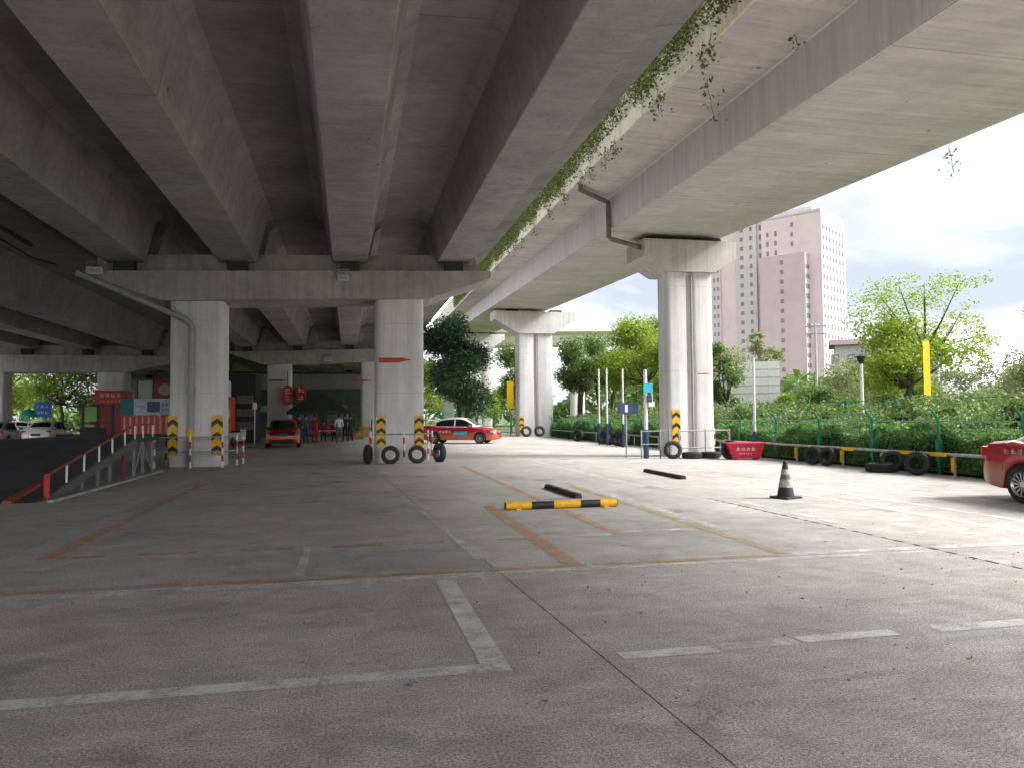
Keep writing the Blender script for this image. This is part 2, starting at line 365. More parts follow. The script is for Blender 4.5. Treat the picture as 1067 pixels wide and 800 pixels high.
for k in range(45):      # dark crumbs swept together on the right
    x = random.gauss(5.6, 1.3); y = random.gauss(6.9, .8); s_ = random.uniform(.005, .013); a = random.random()*6
    cb.prism([(x+s_*math.cos(a+t)*random.uniform(.6, 1.2), y+s_*math.sin(a+t)*random.uniform(.6, 1.2)) for t in (0, 1.3, 2.8, 4.4)], 'Z', .0005, s_*.6)
tag(cb.build('dark_crumbs', plain('dark_crumbs', (.05, .045, .04), .9, vary=.6, scale=4), lot), kind='stuff')
# strip of pebbles and crumbs: loose grit on the foreground slabs
gr = MB()
for k in range(260):
    y = random.uniform(2.6, 11); x = random.uniform(-.6*y, .95*y); s_ = random.uniform(.003, .011)
    a = random.random()*6; q = [(x+s_*math.cos(a+t)*random.uniform(.6, 1.2), y+s_*math.sin(a+t)*random.uniform(.6, 1.2)) for t in (0, 1.5, 3, 4.6)]
    gr.prism(q, 'Z', .0005, s_*.8)
tag(gr.build('grit', plain('grit', (.3, .27, .24), .9, vary=.6, scale=3), lot), kind='stuff')
LFM = plain('dry_leaf', (.30, .20, .08), .7, vary=.5, scale=5)
for (x, y) in ((1.0, 4.0), (.35, 4.35), (-2.2, 7.0), (3.7, 4.05), (4.6, 3.7), (2.2, 6.3), (6.9, 8.4), (-1.5, 5.2), (5.3, 10.2), (3.1, 8.4)):
    a = random.random()*6
    MB().add([(x, y, .006), (x+.035*math.cos(a), y+.035*math.sin(a), .018), (x+.06*math.cos(a+.3), y+.06*math.sin(a+.3), .008), (x+.03*math.cos(a+.9), y+.03*math.sin(a+.9), .012)], [(0, 1, 2, 3)]).build('fallen_leaf', LFM, lot)

# ------------------------------------------------------------------ viaduct above the car park (girder deck)
def girder_viaduct(name, label, gx, zb, xl, xr, bents, y0, y1, cols, cap, shear, zc):
    root = thing(name, label, 'viaduct', (0, bents[0], 0))
    off = root.location.copy()
    T = lambda p: (p[0], p[1], p[2]+shear*p[0])
    D = 1.45; half, top = .56, .97
    ends = [y0]+[v for b in bents for v in (b-.55, b+.55)]+[y1]
    for k in range(0, len(ends), 2):
        a, b = ends[k], ends[k+1]
        for x in gx:
            mb = MB(); mb.T = T
            mb.prism([(x-half, zb), (x-half+.02, zb-.02), (x+half-.02, zb-.02), (x+half, zb), (x+top-.12, zb+D-.16), (x+top+.12, zb+D+.005), (x-top-.12, zb+D+.005), (x-top+.12, zb+D-.16)], 'Y', a, b)
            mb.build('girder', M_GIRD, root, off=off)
        sl = MB(); sl.T = T
        lo, hi = ends[k]-(.53 if k else 0), ends[k+1]+(.53 if k+1 < len(ends)-1 else 0)
        sl.prism([(gx[0]-1.3, zb+D), (gx[-1]+1.3, zb+D), (xr, zb+D+.18), (xr, zb+D+.42), (xl, zb+D+.42), (xl, zb+D+.18)], 'Y', lo, hi)
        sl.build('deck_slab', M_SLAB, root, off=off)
        for xa, xb in ((xl, xl+.28), (xr-.28, xr)):
            pp = MB(); pp.T = T
            pp.prism([(xa, zb+D+.424), (xb, zb+D+.424), (xb-.06*(xa > 0), zb+D+1.4), (xa+.06*(xa < 0), zb+D+1.4)], 'Y', lo, hi)
            pp.build('parapet', M_CAP, root, off=off)
    for b in bents:
        c = MB()
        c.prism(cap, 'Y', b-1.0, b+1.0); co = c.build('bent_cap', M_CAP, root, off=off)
        st = MB(); st.T = T; st.prism([(cap[0][0]+.25, zb-.36), (cap[-1][0]-.25, zb-.36), (cap[-1][0]-.5, zb+.26), (cap[0][0]+.25, zb+.26)], 'Y', b-.5, b+.5)
        st.build('cap_stem', M_CAP, co)
        for o in (co.children): o.location = (0, -off.y, 0)
        for x in gx:
            for dy in (-.75, .75):
                be = MB(); be.T = T; be.box(x-.3, x+.3, b+dy-.16, b+dy+.16, zb-.36, zb-.022); be.build('bearing', M_DARK, root, off=off)
        for (cx0, cx1, zt) in cols:
            MB().prism(rrect(cx0, cx1, b-.72, b+.72, .2), 'Z', -.05, zt).build('column', M_COLM, root, smooth=True, off=off)
    return root
GX1 = [-6.8, -3.47, .05, 3.48]
V1 = girder_viaduct('girder_viaduct', 'grey concrete girder viaduct overhead spanning the car park, vines along its edge', GX1, 6.62, -9.3, 5.83,
    [26.4, 56, 86], -4.5, 125, [(-5.5, -3.9, 5.235), (.87, 2.47, 5.44)],
    [(-7.9, 6.02), (-7.9, 5.9), (-5.7, 5.17), (2.7, 5.44), (4.7, 6.18), (4.7, 6.41)], .032, None)
V2 = girder_viaduct('girder_viaduct', 'lower dark girder viaduct at far left, its bent cap over the red wrapped column', [-23.2, -19.7, -16.2, -12.7], 5.95, -26, -9.42,
    [24, 54, 84], -4.5, 125, [(-22.6, -21.0, 4.53), (-15.7, -14.0, 4.53)],
    [(-25, 5.55), (-25, 5.2), (-22.9, 4.5), (-13.8, 4.5), (-10.9, 5.1), (-10.9, 5.55)], 0, None)

# ------------------------------------------------------------------ box girder viaduct on the right, climbing away
def box_viaduct():
    root = thing('box_girder_viaduct', 'pale box girder viaduct climbing away on hammerhead piers to the right', 'viaduct', (11.5, 26, 0))
    off = root.location
    zs = lambda y: 8.1+.05*(y-26)
    ys = [-4.5,  26, 56.5, 86.5, 104]
    wb = lambda y: 8.32+.0437*(y-9); re = lambda y: 13.1+.045*(y-12.5); se = lambda y: 6.75+.05*(y-11.8)
    def sweep(profile, name, mat, a, b, n=8, parent=root):
        mb = MB(); K = None; rows = []
        for i in range(n+1):
            y = a+(b-a)*i/n; pr = profile(y); K = len(pr); rows += [(p[0], y, p[1]) for p in pr]
        fs = [(i*K+k, i*K+(k+1) % K, (i+1)*K+(k+1) % K, (i+1)*K+k) for i in range(n) for k in range(K)]
        fs += [tuple(range(K)), tuple(reversed(range(n*K, n*K+K)))]
        mb.add(rows, fs); return mb.build(name, mat, parent, off=off if parent is root else None)
    Hb = 1.12
    for a, b in zip(ys[:-1], ys[1:]):
        a2, b2 = a+.03, b-.03
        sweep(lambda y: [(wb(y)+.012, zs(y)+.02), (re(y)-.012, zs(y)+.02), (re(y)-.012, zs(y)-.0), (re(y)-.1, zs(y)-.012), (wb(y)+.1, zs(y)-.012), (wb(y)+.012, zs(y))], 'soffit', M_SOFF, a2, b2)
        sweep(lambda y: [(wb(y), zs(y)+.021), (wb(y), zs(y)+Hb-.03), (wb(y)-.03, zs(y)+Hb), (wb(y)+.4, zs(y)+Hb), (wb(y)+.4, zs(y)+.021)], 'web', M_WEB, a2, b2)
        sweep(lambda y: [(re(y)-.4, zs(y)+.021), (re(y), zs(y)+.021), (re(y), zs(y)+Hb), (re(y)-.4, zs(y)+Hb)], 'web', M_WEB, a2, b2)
        sweep(lambda y: [(se(y), zs(y)+Hb+.06), (wb(y)-.04, zs(y)+Hb+.002), (re(y)+.1, zs(y)+Hb+.002), (re(y)+1.55, zs(y)+Hb+.1), (re(y)+1.55, zs(y)+Hb+.34), (se(y), zs(y)+Hb+.34)], 'deck_slab', M_SOFF, a2, b2)
        sweep(lambda y: [(se(y)-.05, zs(y)+Hb+.0), (se(y)-.004, zs(y)+Hb+.0), (se(y)-.002, zs(y)+Hb+.345), (se(y)+.2, zs(y)+Hb+.345), (se(y)+.15, zs(y)+Hb+1.3), (se(y)-.05, zs(y)+Hb+1.3)], 'parapet', M_PARA, a2, b2)
        sweep(lambda y: [(re(y)+1.35, zs(y)+Hb+.345), (re(y)+1.56, zs(y)+Hb+.345), (re(y)+1.56, zs(y)+Hb+1.2), (re(y)+1.4, zs(y)+Hb+1.2)], 'parapet', M_PARA, a2, b2)
    # piers: two shafts joined by a recessed groove, hammerhead cap, bearings
    def pier(xc, y, w, dep, cw, cz0, ground=0):
        cdp = 1.75; zt = zs(y)-.22; z1 = zt-.62
        P_ = thing('pier', None, None, (xc, y, 0)); P_.parent = root; P_.location = Vector((xc, y, 0))-off
        del_keys = [k for k in ('label', 'category') if k in P_]
        for k in del_keys: del P_[k]
        gw = .12
        for sgn in (-1, 1):
            x0, x1 = sorted((sgn*gw, sgn*w/2))
            MB().prism(rrect(x0, x1, 0, dep, .09, 3), 'Z', -.05, cz0+.02).build('shaft', M_PIER, P_, smooth=True)
        MB().box(-gw-.02, gw+.02, .16, dep-.16, -.05, cz0).build('groove_infill', M_PIER, P_)
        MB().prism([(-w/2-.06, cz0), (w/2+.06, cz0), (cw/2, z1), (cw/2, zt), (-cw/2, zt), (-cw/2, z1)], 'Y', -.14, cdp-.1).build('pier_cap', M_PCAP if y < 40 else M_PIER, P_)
        for bx in (-cw*.27, cw*.27):
            MB().box(bx-.45, bx+.45, .3, 1.2, zt+.002, zt+.2).build('bearing', M_DARK, P_)
        MB().box(-.35, .3, .35, 1.1, zt+.002, zt+.13).build('plinth', M_PCAP, P_)
        MB().tube([(gw*.2, -.02, .3), (gw*.2, -.02, cz0-.1)], .045, 8).build('drain_pipe', M_PVC, P_)
        return P_
    pier(12.26, 26.05, 1.75, 1.0, 3.62, 6.72)
    pier(13.9, 56.5, 2.65, 1.4, 6.4, 7.75)
    pier(15.0, 86.5, 2.2, 1.3, 5.2, 9.3)
    # rusty drain pipe under the slab and down the web to the pier cap
    dp = MB(); dp.tube([(7.55, 24.2, 9.22), (7.6, 24.4, 9.05), (8.6, 25.2, 9.0), (8.9, 25.35, 8.95), (8.92, 25.4, 8.7), (8.93, 25.4, 7.75), (9.05, 25.45, 7.68), (10.5, 26.3, 7.62)], .085, 10)
    dp.build('drain_pipe', plain('stained_pipe', (.20, .165, .15), .6, vary=.5, scale=4), root, smooth=True, off=off)
    return root
VB = box_viaduct()
# far crossing viaduct
fr = thing('crossing_viaduct', 'white far viaduct crossing behind the second hammerhead pier on a round column', 'viaduct', (27.6, 91, 0))
mb = MB()
pts = [(8, 97), (14, 95), (22, 92.5), (32, 90.6)]
for (a, b) in zip(pts[:-1], pts[1:]):
    d = Vector((b[0]-a[0], b[1]-a[1], 0)).normalized(); n = Vector((-d.y, d.x, 0))
    P = lambda p, o, z: (p[0]+n.x*o, p[1]+n.y*o, z)
    prof = [(-4, 12.1), (-4, 11.5), (-2.2, 11.2), (-1.8, 10.1), (1.8, 10.1), (2.2, 11.2), (4, 11.5), (4, 12.1)]
    vs = [P(a, *q) for q in prof]+[P(b, *q) for q in prof]
    mb.add(vs, [(k, (k+1) % 8, 8+(k+1) % 8, 8+k) for k in range(8)])
mb.build('box_girder', M_WEB, fr, off=fr.location)
MB().prism(rrect(26.8, 28.5, 90.4, 91.8, .4), 'Z', -.1, 10.12).build('column', M_PIER, fr, smooth=True, off=fr.location)
MB().prism(rrect(11.4, 12.9, 94.6, 96, .4), 'Z', -.1, 10.12).build('column', M_PIER, fr, smooth=True, off=fr.location)

# red marker strokes on columns
def flat(name, pts, mat, label, cat, group=None):
    return tag(MB().add(pts, [tuple(range(len(pts)))]).build(name, mat), label, cat, group)
def red_stripe(x0, x1, y, z, h, parent, off, taper=True):
    mb = MB(); mb.prism([(x0, z-h*.5), (x0+(x1-x0)*.6, z-h*.45), (x1, z+h*.1), (x0+(x1-x0)*.7, z+h*.5), (x0, z+h*.45)], 'Y', y-.004, y+.01)
    mb.build('red_mark', M_RED, parent, off=off)
red_stripe(.98, 2.05, 25.68, 3.38, .17, V1, V1.location); red_stripe(.2, 1.6, 55.28, 4.1, .12, V1, V1.location); red_stripe(-5.4, -4.0, 55.28, 4.1, .12, V1, V1.location)
red_stripe(12.5, 13.05, 26.05, 3.0, .04, VB, VB.location)

# ------------------------------------------------------------------ vines in the gap
LEAF_VINE = leaf('vine_leaf', (.06, .10, .015), (.18, .23, .045), (.37, .38, .13), .4)
LEAF_DARK = leaf('dark_leaf', (.02, .055, .025), (.07, .14, .06), (.17, .26, .14), .25)
LEAF_YG = leaf('yellow_green_leaf', (.17, .27, .025), (.36, .46, .06), (.52, .58, .16), .5)
LEAF_MID = leaf('mid_green_leaf', (.07, .15, .03), (.19, .28, .07), (.36, .42, .17), .4)
LEAF_HEDGE = leaf('hedge_leaf', (.05, .14, .03), (.18, .32, .07), (.42, .52, .2), .4)
LEAF_PALE = leaf('pale_leaf', (.17, .22, .08), (.34, .37, .18), (.55, .54, .36), .4)
def leaves(cen, size, name, mat, parent=None, off=None, flat_=.0, aspect=1.6):
    """one mesh of small folded leaf quads centred at cen (n,3)"""
    n = len(cen); cen = np.asarray(cen, float)
    a = RNG.normal(size=(n, 3)); a[:, 2] *= (1-flat_); a /= np.linalg.norm(a, axis=1)[:, None]+1e-9
    b = RNG.normal(size=(n, 3)); b[:, 2] *= (1-flat_); b -= a*(a*b).sum(1)[:, None]; b /= np.linalg.norm(b, axis=1)[:, None]+1e-9
    s = size*RNG.uniform(.6, 1.35, n)[:, None]
    nn = np.cross(a, b)
    v = np.stack([cen-a*s*aspect*.5, cen+b*s*.42+nn*s*.1, cen+a*s*aspect*.5, cen-b*s*.42+nn*s*.1], 1).reshape(-1, 3)
    if off is not None: v = v-np.array(off)
    me = bpy.data.meshes.new(name); f = np.arange(4*n).reshape(-1, 4)
    me.from_pydata(v.tolist(), [], f.tolist()); me.materials.append(mat)
    o = bpy.data.objects.new(name, me); COL.objects.link(o)
    if parent is not None: o.parent = parent
    return o
# ivy clinging to the parapet face, dense towards its top edge
zs = lambda y: 8.1+.05*(y-26); se = lambda y: 6.75+.05*(y-11.8)
cs = []
for k in range(60000):
    y = 8+62*random.random()**1.25
    dens = .5+.5*math.sin(y*.9)*math.sin(y*.37+1)+.25*math.sin(y*2.7)
    t = random.random()**(.75)            # 0 bottom of the face
    if random.random() > .08+.5*dens+.4*t+(y-20)*.012-(.3 if t < .25 else 0): continue
    z = zs(y)+1.12+.05+t*1.25
    cs.append((se(y)-.06-abs(random.gauss(0, .09)), y, z))
for k in range(600):                       # trailing strands under the slab edge
    y = random.choice((13.2, 16.0, 16.3, 19.5, 22, 25.5, 28, 31, 34, 38, 42, 13.6, 20.4, 23.1, 36))+random.gauss(0, .16)
    cs.append((se(y)-.08+random.gauss(0, .06), y, zs(y)+1.15-random.random()**1.6*.5))
iv = leaves(cs, .062, 'climbing_ivy', LEAF_VINE, flat_=.1, aspect=1.3)
for k in range(5):
    yy = np.arange(8, 64, .7); z0 = random.uniform(.5, 1.2)
    MB().tube([(se(y)-.065-random.random()*.03, y, zs(y)+1.12+z0+.18*math.sin(y*.8+k*2)+random.gauss(0, .04)) for y in yy], random.uniform(.004, .008), 4).build('woody_stem', M_BARK, iv)
for y in (13.2, 16.1, 19.5, 22, 25.5, 28, 31, 34, 13.6, 20.4, 23.1):
    MB().tube([(se(y)-.08, y, zs(y)+1.3), (se(y)-.1, y+.05, zs(y)+1.0), (se(y)-.07, y-.03, zs(y)+.72)], .006, 4).build('trailing_stem', M_BARK, iv)
tag(iv, 'green ivy trailing along the sunlit gap between the two decks', 'ivy', kind='stuff')
def strand(p, ln, label, n=26, spread=.12):
    t = thing('hanging_vine', label, 'vine', p)
    x, y = 0, 0; pts = [(0, 0, 0)]
    for k in range(6): x += random.gauss(0, .04); y += random.gauss(0, .04); pts.append((x, y, -ln*(k+1)/6))
    MB().tube(pts, .006, 4).build('stem', M_BARK, t)
    c = [(pts[min(5, int(u*6))][0]+random.gauss(0, spread), pts[min(5, int(u*6))][1]+random.gauss(0, spread), -u*ln) for u in [random.random() for _ in range(n)]]
    tag(leaves(c, .07, 'leaf_cluster', LEAF_VINE, t), kind='stuff')
strand((7.5, 14.9, zs(14.9)+1.12), .95, 'sparse dark vine dangling below the slab edge beside the ivy gap', 30)
strand((8.1, 12.6, zs(12.6)+1.12), .3, 'tiny dark sprig poking from the soffit at the top edge', 9, .07)
strand((15.05, 16.6, zs(16.6)+1.3), 1.35, 'lone vine hanging against the cloudy sky from the outer deck edge', 42, .13)
# ------------------------------------------------------------------ things round the columns
CHEV = {}
def chevron(loc, rz, label, w=.36, h=1.0, z0=.42, n=3, bend=0):
    t = thing('chevron_board', label, 'warning board', loc, rz, 'warning boards on the columns')
    MB().box(-w/2, w/2, -.03, 0, z0, z0+h).build('panel', M_YEL, t)
    p = h/n
    for i in range(n):
        z = z0+i*p+.04; q = p*.5; d = min(.14, p*.4)
        MB().prism([(-w/2, z), (0, z+d), (w/2, z), (w/2, z+q-d*.3), (0, z+q+d*.55), (-w/2, z+q-d*.3)], 'Y', -.034, -.0305).build('black_chevron', M_BLK, t)
    return t
FY = 25.68
chevron((-5.36, FY-.005, 0), 0, 'dim yellow and black chevron board at the left corner of the piped column', .3, 1.25, .35)
chevron((-4.05, FY-.005, 0), 0, 'bright yellow and black chevron board at the right corner of the piped column', .34, 1.25, .35)
chevron((1.05, FY-.005, 0), 0, 'yellow and black chevron board on the left corner of the tyre ringed column', .3, 1.0, .55)
chevron((2.3, FY-.005, 0), 0, 'yellow and black chevron board on the right corner of the tyre ringed column', .3, 1.0, .55)
chevron((11.62, 26.04, 0), 0, 'orange yellow chevron board on the left shaft of the near hammerhead pier', .32, 1.15, .55)
chevron((12.75, 56.48, 0), 0, 'small dark chevron board at the foot of the far hammerhead pier', .35, 1.3, .2)

def tyre_mesh(rimmat=None):
    prof = [(.19, -.07), (.195, -.09), (.24, -.105), (.29, -.1), (.318, -.075), (.325, -.04), (.325, .04), (.318, .075), (.29, .1), (.24, .105), (.195, .09), (.19, .07), (.19, -.07)]
    mb = MB(); mb.lathe(prof, 28, 'Y')
    for k in range(28):     # tread blocks
        a = 2*math.pi*k/28; ca, sa = math.cos(a), math.sin(a); da = .07
        for s_ in (-1, 1):
            y0, y1 = sorted((s_*.012, s_*.07)); r1, r2 = .322, .331
            P = lambda r, t, y: (r*math.cos(t), y, r*math.sin(t))
            mb.add([P(r1, a, y0), P(r1, a+da*2, y0), P(r1, a+da*2, y1), P(r1, a, y1), P(r2, a, y0), P(r2, a+da*2, y0), P(r2, a+da*2, y1), P(r2, a, y1)],
                   [(0, 1, 2, 3), (4, 5, 6, 7), (0, 1, 5, 4), (1, 2, 6, 5), (2, 3, 7, 6), (3, 0, 4, 7)])
    return mb
TY0 = tyre_mesh().build('tyre', M_RUB, smooth=True)
_ty = [0]
def tyre(loc, rot, label, s=1., sub=None):
    o = TY0 if _ty[0] == 0 else TY0.copy()
    if _ty[0]: COL.objects.link(o)
    _ty[0] += 1
    o.location = loc; o.rotation_euler = rot; o.scale = (s,)*3
    return tag(o, label, 'tyre', 'old tyres used as bumpers')
lean = R(-14)
tyre((.62, 25.35, .31), (0, 0, R(75)), 'upright tyre against the left side of the tyre ringed column', .95)
tyre((1.33, 25.2, .29), (lean, 0, 0), 'tyre leaning on the front of the ringed column, left of its middle post', .9)
tyre((2.2, 25.3, .29), (lean, 0, 0), 'tyre with yellow showing inside leaning on the front right of the ringed column', .9)
tyre((2.98, 25.75, .31), (0, R(0), R(-68)), 'tyre tipped outward at the right side of the ringed column', 1.0)
tyre((10.98, 24.9, .305), (lean, 0, R(-15)), 'upright tyre in front of the near hammerhead pier under its chevron board', .95)
tyre((11.62, 24.75, .115), (R(90), 0, 0), 'flat tyre lying before the hammerhead pier, left of the pair', 1.05)
tyre((12.3, 24.75, .115), (R(90), 0, 0), 'flat tyre lying before the hammerhead pier, right of the pair', 1.05)
tyre((12.62, 23.9, .31), (R(0), R(0), R(-62)), 'tyre leaning on the left end of the crimson trough', 1.0)
tyre((13.55, 20.6, .265), (lean, 0, R(-62)), 'tyre against the fence rail, left of the far pair', .82)
tyre((13.62, 20.0, .265), (lean, 0, R(-78)), 'tyre against the fence rail, right of the far pair', .82)
tyre((13.42, 17.45, .115), (R(90), 0, 0), 'flat tyre lying on the ground below the fence rail', 1.1)
tyre((13.6, 17.25, .28), (R(-35), 0, R(-48)), 'tyre propped at a slant beside the flat tyre at the fence', .88)
tyre((13.55, 16.3, .285), (lean, 0, R(-50)), 'big tyre with a yellow core nearest along the green fence', .88)
tyre((12.75, 54.9, .4), (lean, 0, 0), 'left one of two tyres at the foot of the far hammerhead pier', 1.2)
tyre((13.75, 54.9, .4), (lean, 0, 0), 'right one of two tyres at the foot of the far hammerhead pier', 1.2)
for i, (x, y, l) in enumerate(((13.2, 43.5, 'leftmost'), (13.1, 38.5, 'second'), (13.1, 37.6, 'third'), (13.05, 36.2, 'fourth'), (13.0, 35.4, 'rightmost'))):
    tyre((x, y, .36), (lean, 0, R(-50)), l+' tyre from the left along the far hedge between the two piers', 1.1)

def railing(pts, label, zr=(.45, .95), posts=None, rw=.022, redwhite=True, rail=None, h=1.0):
    t = thing('guard_railing', label, 'railing', (pts[0][0], pts[0][1], 0), 0, 'guard railings round the columns'); off = t.location
    rail = rail or M_STEELP
    for z in zr:
        MB().tube([(p[0], p[1], z) for p in pts], rw, 6).build('rail', rail, t, off=off)
    for p in (posts or pts):
        if redwhite:
            mb = MB()
            for i in range(5):
                mb.cur = i % 2; mb.tube([(p[0], p[1], i*h/5), (p[0], p[1], (i+1)*h/5)], .032, 8, cap=True)
            mb.build('post', [M_WHITE, M_RED], t, off=off)
        else: MB().tube([(p[0], p[1], 0), (p[0], p[1], h)], .03, 8).build('post', rail, t, off=off)
    return t
railing([(-5.75, 26.6), (-5.75, 25.05), (-4.72, 25.0), (-3.78, 24.95), (-3.5, 26.0), (-3.42, 26.9)], 'thin two bar railing with red and white posts round the piped column', (.5, .95))
railing([(.72, 26.9), (.72, 25.6), (1.78, 25.45), (2.72, 25.6), (2.72, 26.9)], 'two bar railing with red and white posts round the tyre ringed column', (.95,), h=1.05)
railing([(9.95, 25.2), (10.6, 25.1), (10.9, 25.0)], 'short grey railing left of the near hammerhead pier', (.5, .95), redwhite=False)
t = railing([(11.35, 25.2), (12.33, 25.15), (13.25, 25.15)], 'pale grey railing across the front of the near hammerhead pier', (.35, .95), redwhite=False, rail=M_GALV)
railing([(13.3, 25.3), (13.4, 26.6)], 'rail stub with red and white posts at the right of the hammerhead pier', (.95,))

# drain pipe on the left column, with a sloping feeder under the cap and a yellow band
t = thing('drain_pipe', 'grey drain pipe sloping under the deck then down the left column', 'pipe', (-4.82, 25.55, 0)); off = t.location
MB().tube([(-4.82, 25.55, 0), (-4.82, 25.55, 4.35), (-4.88, 25.5, 4.5), (-5.05, 25.4, 4.62), (-7.55, 25.15, 5.72), (-8.0, 25.1, 5.9)], .095, 12).build('pipe_run', M_PVC, t, smooth=True, off=off)
for z in (1.0,): MB().lathe([(.108, z-.18), (.112, z-.16), (.112, z+.16), (.108, z+.18)], 14, 'Z', (-4.82, 25.55, 0)).build('yellow_band', M_YEL, t, off=off)
MB().lathe([(.105, -.12), (.13, -.11), (.13, .11), (.105, .12)], 12, 'Z', (-4.82, 25.55, 2.4)).build('collar', M_PVC, t, off=off)
t = thing('eaves_cable', 'dark cable and pipe strung along the deck edge at upper left', 'cable', (-9.15, 20, 6.6)); off = t.location
MB().tube([(-9.5, 2, 7.1), (-9.45, 12, 6.85), (-9.35, 20, 6.6), (-9.2, 25, 6.3), (-8.6, 25.3, 6.15)], .03, 6).build('cable', M_BLK, t, off=off)
MB().tube([(-9.6, 2, 7.3), (-9.5, 20, 6.95), (-9.35, 25.4, 6.75)], .07, 8).build('conduit', M_DARK, t, off=off)
def floodlight(loc, label, s=1.):
    t = thing('floodlight', label, 'floodlight', loc, 0, 'floodlights on the bent caps')
    MB().box(-.3*s, .3*s, -.16, 0, -.15*s, .15*s, .03).build('housing', M_WHITE, t)
    MB().box(-.26*s, .26*s, -.175, -.165, -.11*s, .11*s).build('lens', M_GALV, t)
    MB().tube([(-.32*s, -.06, 0), (-.32*s, .02, .3), (.32*s, .02, .3), (.32*s, -.06, 0)], .018, 5).build('bracket', M_STEELP, t)
floodlight((-.18, 25.36, 6.0), 'small white floodlight on the near bent cap', .6)
floodlight((-7.55, 25.36, 6.0), 'white rectangular floodlight at the left tip of the near bent cap', .75)
floodlight((-1.4, 54.96, 5.55), 'tiny white floodlight on the second bent cap under the deck', .8)

# ------------------------------------------------------------------ bits standing on the lot
t = thing('barrier_pole', 'fallen yellow and black striped barrier pole lying on the lot', 'pole', (2.47, 12.15, .066))
xs = [0, .42, .79, 1.24, 1.58, 1.87]
for i in range(5):
    MB().tube([(xs[i], 0, 0), (xs[i+1], .004, 0)], .064 if i % 2 == 0 else .060, 16).build('yellow_band' if i % 2 == 0 else 'black_band', M_YEL if i % 2 == 0 else M_BLK, t, smooth=True)
for xx, l_ in ((-.006, 0), (1.876, 0)): MB().tube([(xx-.008, 0, 0), (xx+.008, 0, 0)], .057, 16).build('end_cap', M_BLK, t)
for i, xx in enumerate((.2, 1.66)): MB().box(xx-.04, xx+.04, -.1, .1, -.065, -.04).build('foot', M_YEL, t)
def wheel_stop(loc, ln, label, rz=0):
    t = thing('wheel_stop', label, 'wheel stop', loc, rz, 'black rubber wheel stops')
    MB().prism([(-.075, 0), (.075, 0), (.05, .08), (-.05, .08)], 'Y', 0, ln).build('body', M_RUB, t)
    k = int(ln/.28)
    for i in range(k):
        y = .1+i*.28
        MB().box(-.04, .04, y, y+.1, .08, .083).build('worn_yellow_patch', plain('worn_yellow_patch', (.25, .2, .07), .7, vary=.5), t) if i % 2 else None
        MB().box(-.07, -.055, y+.12, y+.2, .03, .06).build('groove', M_DARK, t)
wheel_stop((4.1, 13.5, .004), 2.1, 'black rubber wheel stop just behind the striped pole', R(1))
wheel_stop((7.66, 16.8, .004), 2.55, 'farther black rubber wheel stop, before the hammerhead pier', R(-2))
t = thing('traffic_cone', 'dirty black and white traffic cone alone on the lot', 'cone', (7.66, 12.5, 0), R(20))
MB().box(-.2, .2, -.2, .2, .004, .04, .012).build('base', M_RUB, t)
M_GRIME = plain('grimy_white_sleeve', (.36, .33, .32), .7, vary=.55, scale=11); M_GRIMR = plain('grimy_red_sleeve', (.18, .10, .095), .7, vary=.5, scale=9)
for nm, z0, z1, mm in (('lower_band', .04, .2, M_RUB), ('lower_sleeve', .2, .34, M_GRIME), ('middle_band', .34, .43, M_GRIMR), ('upper_sleeve', .43, .52, M_GRIME), ('tip', .52, .66, M_RUB)):
    rr = lambda z: .15-(.15-.034)*(z-.04)/.62
    e_ = .004 if 'sleeve' in nm else 0
    MB().lathe([(rr(z0)+e_, z0), (rr(z1)+e_, z1)]+([(.0, .665)] if nm == 'tip' else []), 20).build(nm, mm, t, smooth=True)
# crimson trough with small white lettering
def glyphs(x0, z0, n, s, y, seed, mat, parent, gap=.25, name='lettering'):
    """illegible small characters, each a few strokes"""
    rr = random.Random(seed); mb = MB()
    for i in range(n):
        x = x0+i*s*(1+gap); w = s*.11
        for k in range(rr.randint(2, 3)):
            z = z0+s*(k+.5)/3*rr.uniform(.85, 1.1); mb.box(x+s*rr.uniform(0, .15), x+s*rr.uniform(.8, 1), y-.004, y, z, z+w)
        for k in range(rr.randint(1, 3)):
            xx = x+s*rr.uniform(.1, .8); mb.box(xx, xx+w, y-.0052, y, z0+s*rr.uniform(0, .2), z0+s*rr.uniform(.75, 1))
    return mb.build(name, mat, parent)
t = thing('trough', 'crimson plastic trough with white lettering by the hammerhead pier', 'trough', (13.05, 23.75, 0), R(-16))
tp = [(-.62, -.34), (.62, -.34), (.62, .34), (-.62, .34)]; bt = [(-.44, -.26), (.44, -.26), (.44, .26), (-.44, .26)]
mb = MB(); ins = [(-.58, -.30), (.58, -.30), (.58, .30), (-.58, .30)]; inb = [(-.41, -.23), (.41, -.23), (.41, .23), (-.41, .23)]
mb.add([(*p, .04) for p in bt]+[(*p, .56) for p in tp]+[(*p, .56) for p in ins]+[(*p, .1) for p in inb],
       [(0, 1, 2, 3)]+[(i, (i+1) % 4, 4+(i+1) % 4, 4+i) for i in range(4)]+[(4+i, 4+(i+1) % 4, 8+(i+1) % 4, 8+i) for i in range(4)]+[(8+i, 8+(i+1) % 4, 12+(i+1) % 4, 12+i) for i in range(4)]+[(12, 13, 14, 15)])
mb.build('tub', M_CRIM, t)
rm = MB().tube([(-.63, -.35, .56), (.63, -.35, .56), (.63, .35, .56), (-.63, .35, .56), (-.63, -.35, .56)], .022, 6); rm.build('rim', plain('pale_crimson_rim', (.72, .12, .15), .4), t)
gl = glyphs(-.33, .30, 4, .13, 0, 3, M_WHITE, t); gl.rotation_euler = (R(8.7), 0, 0); gl.location = (0, -.258, 0)
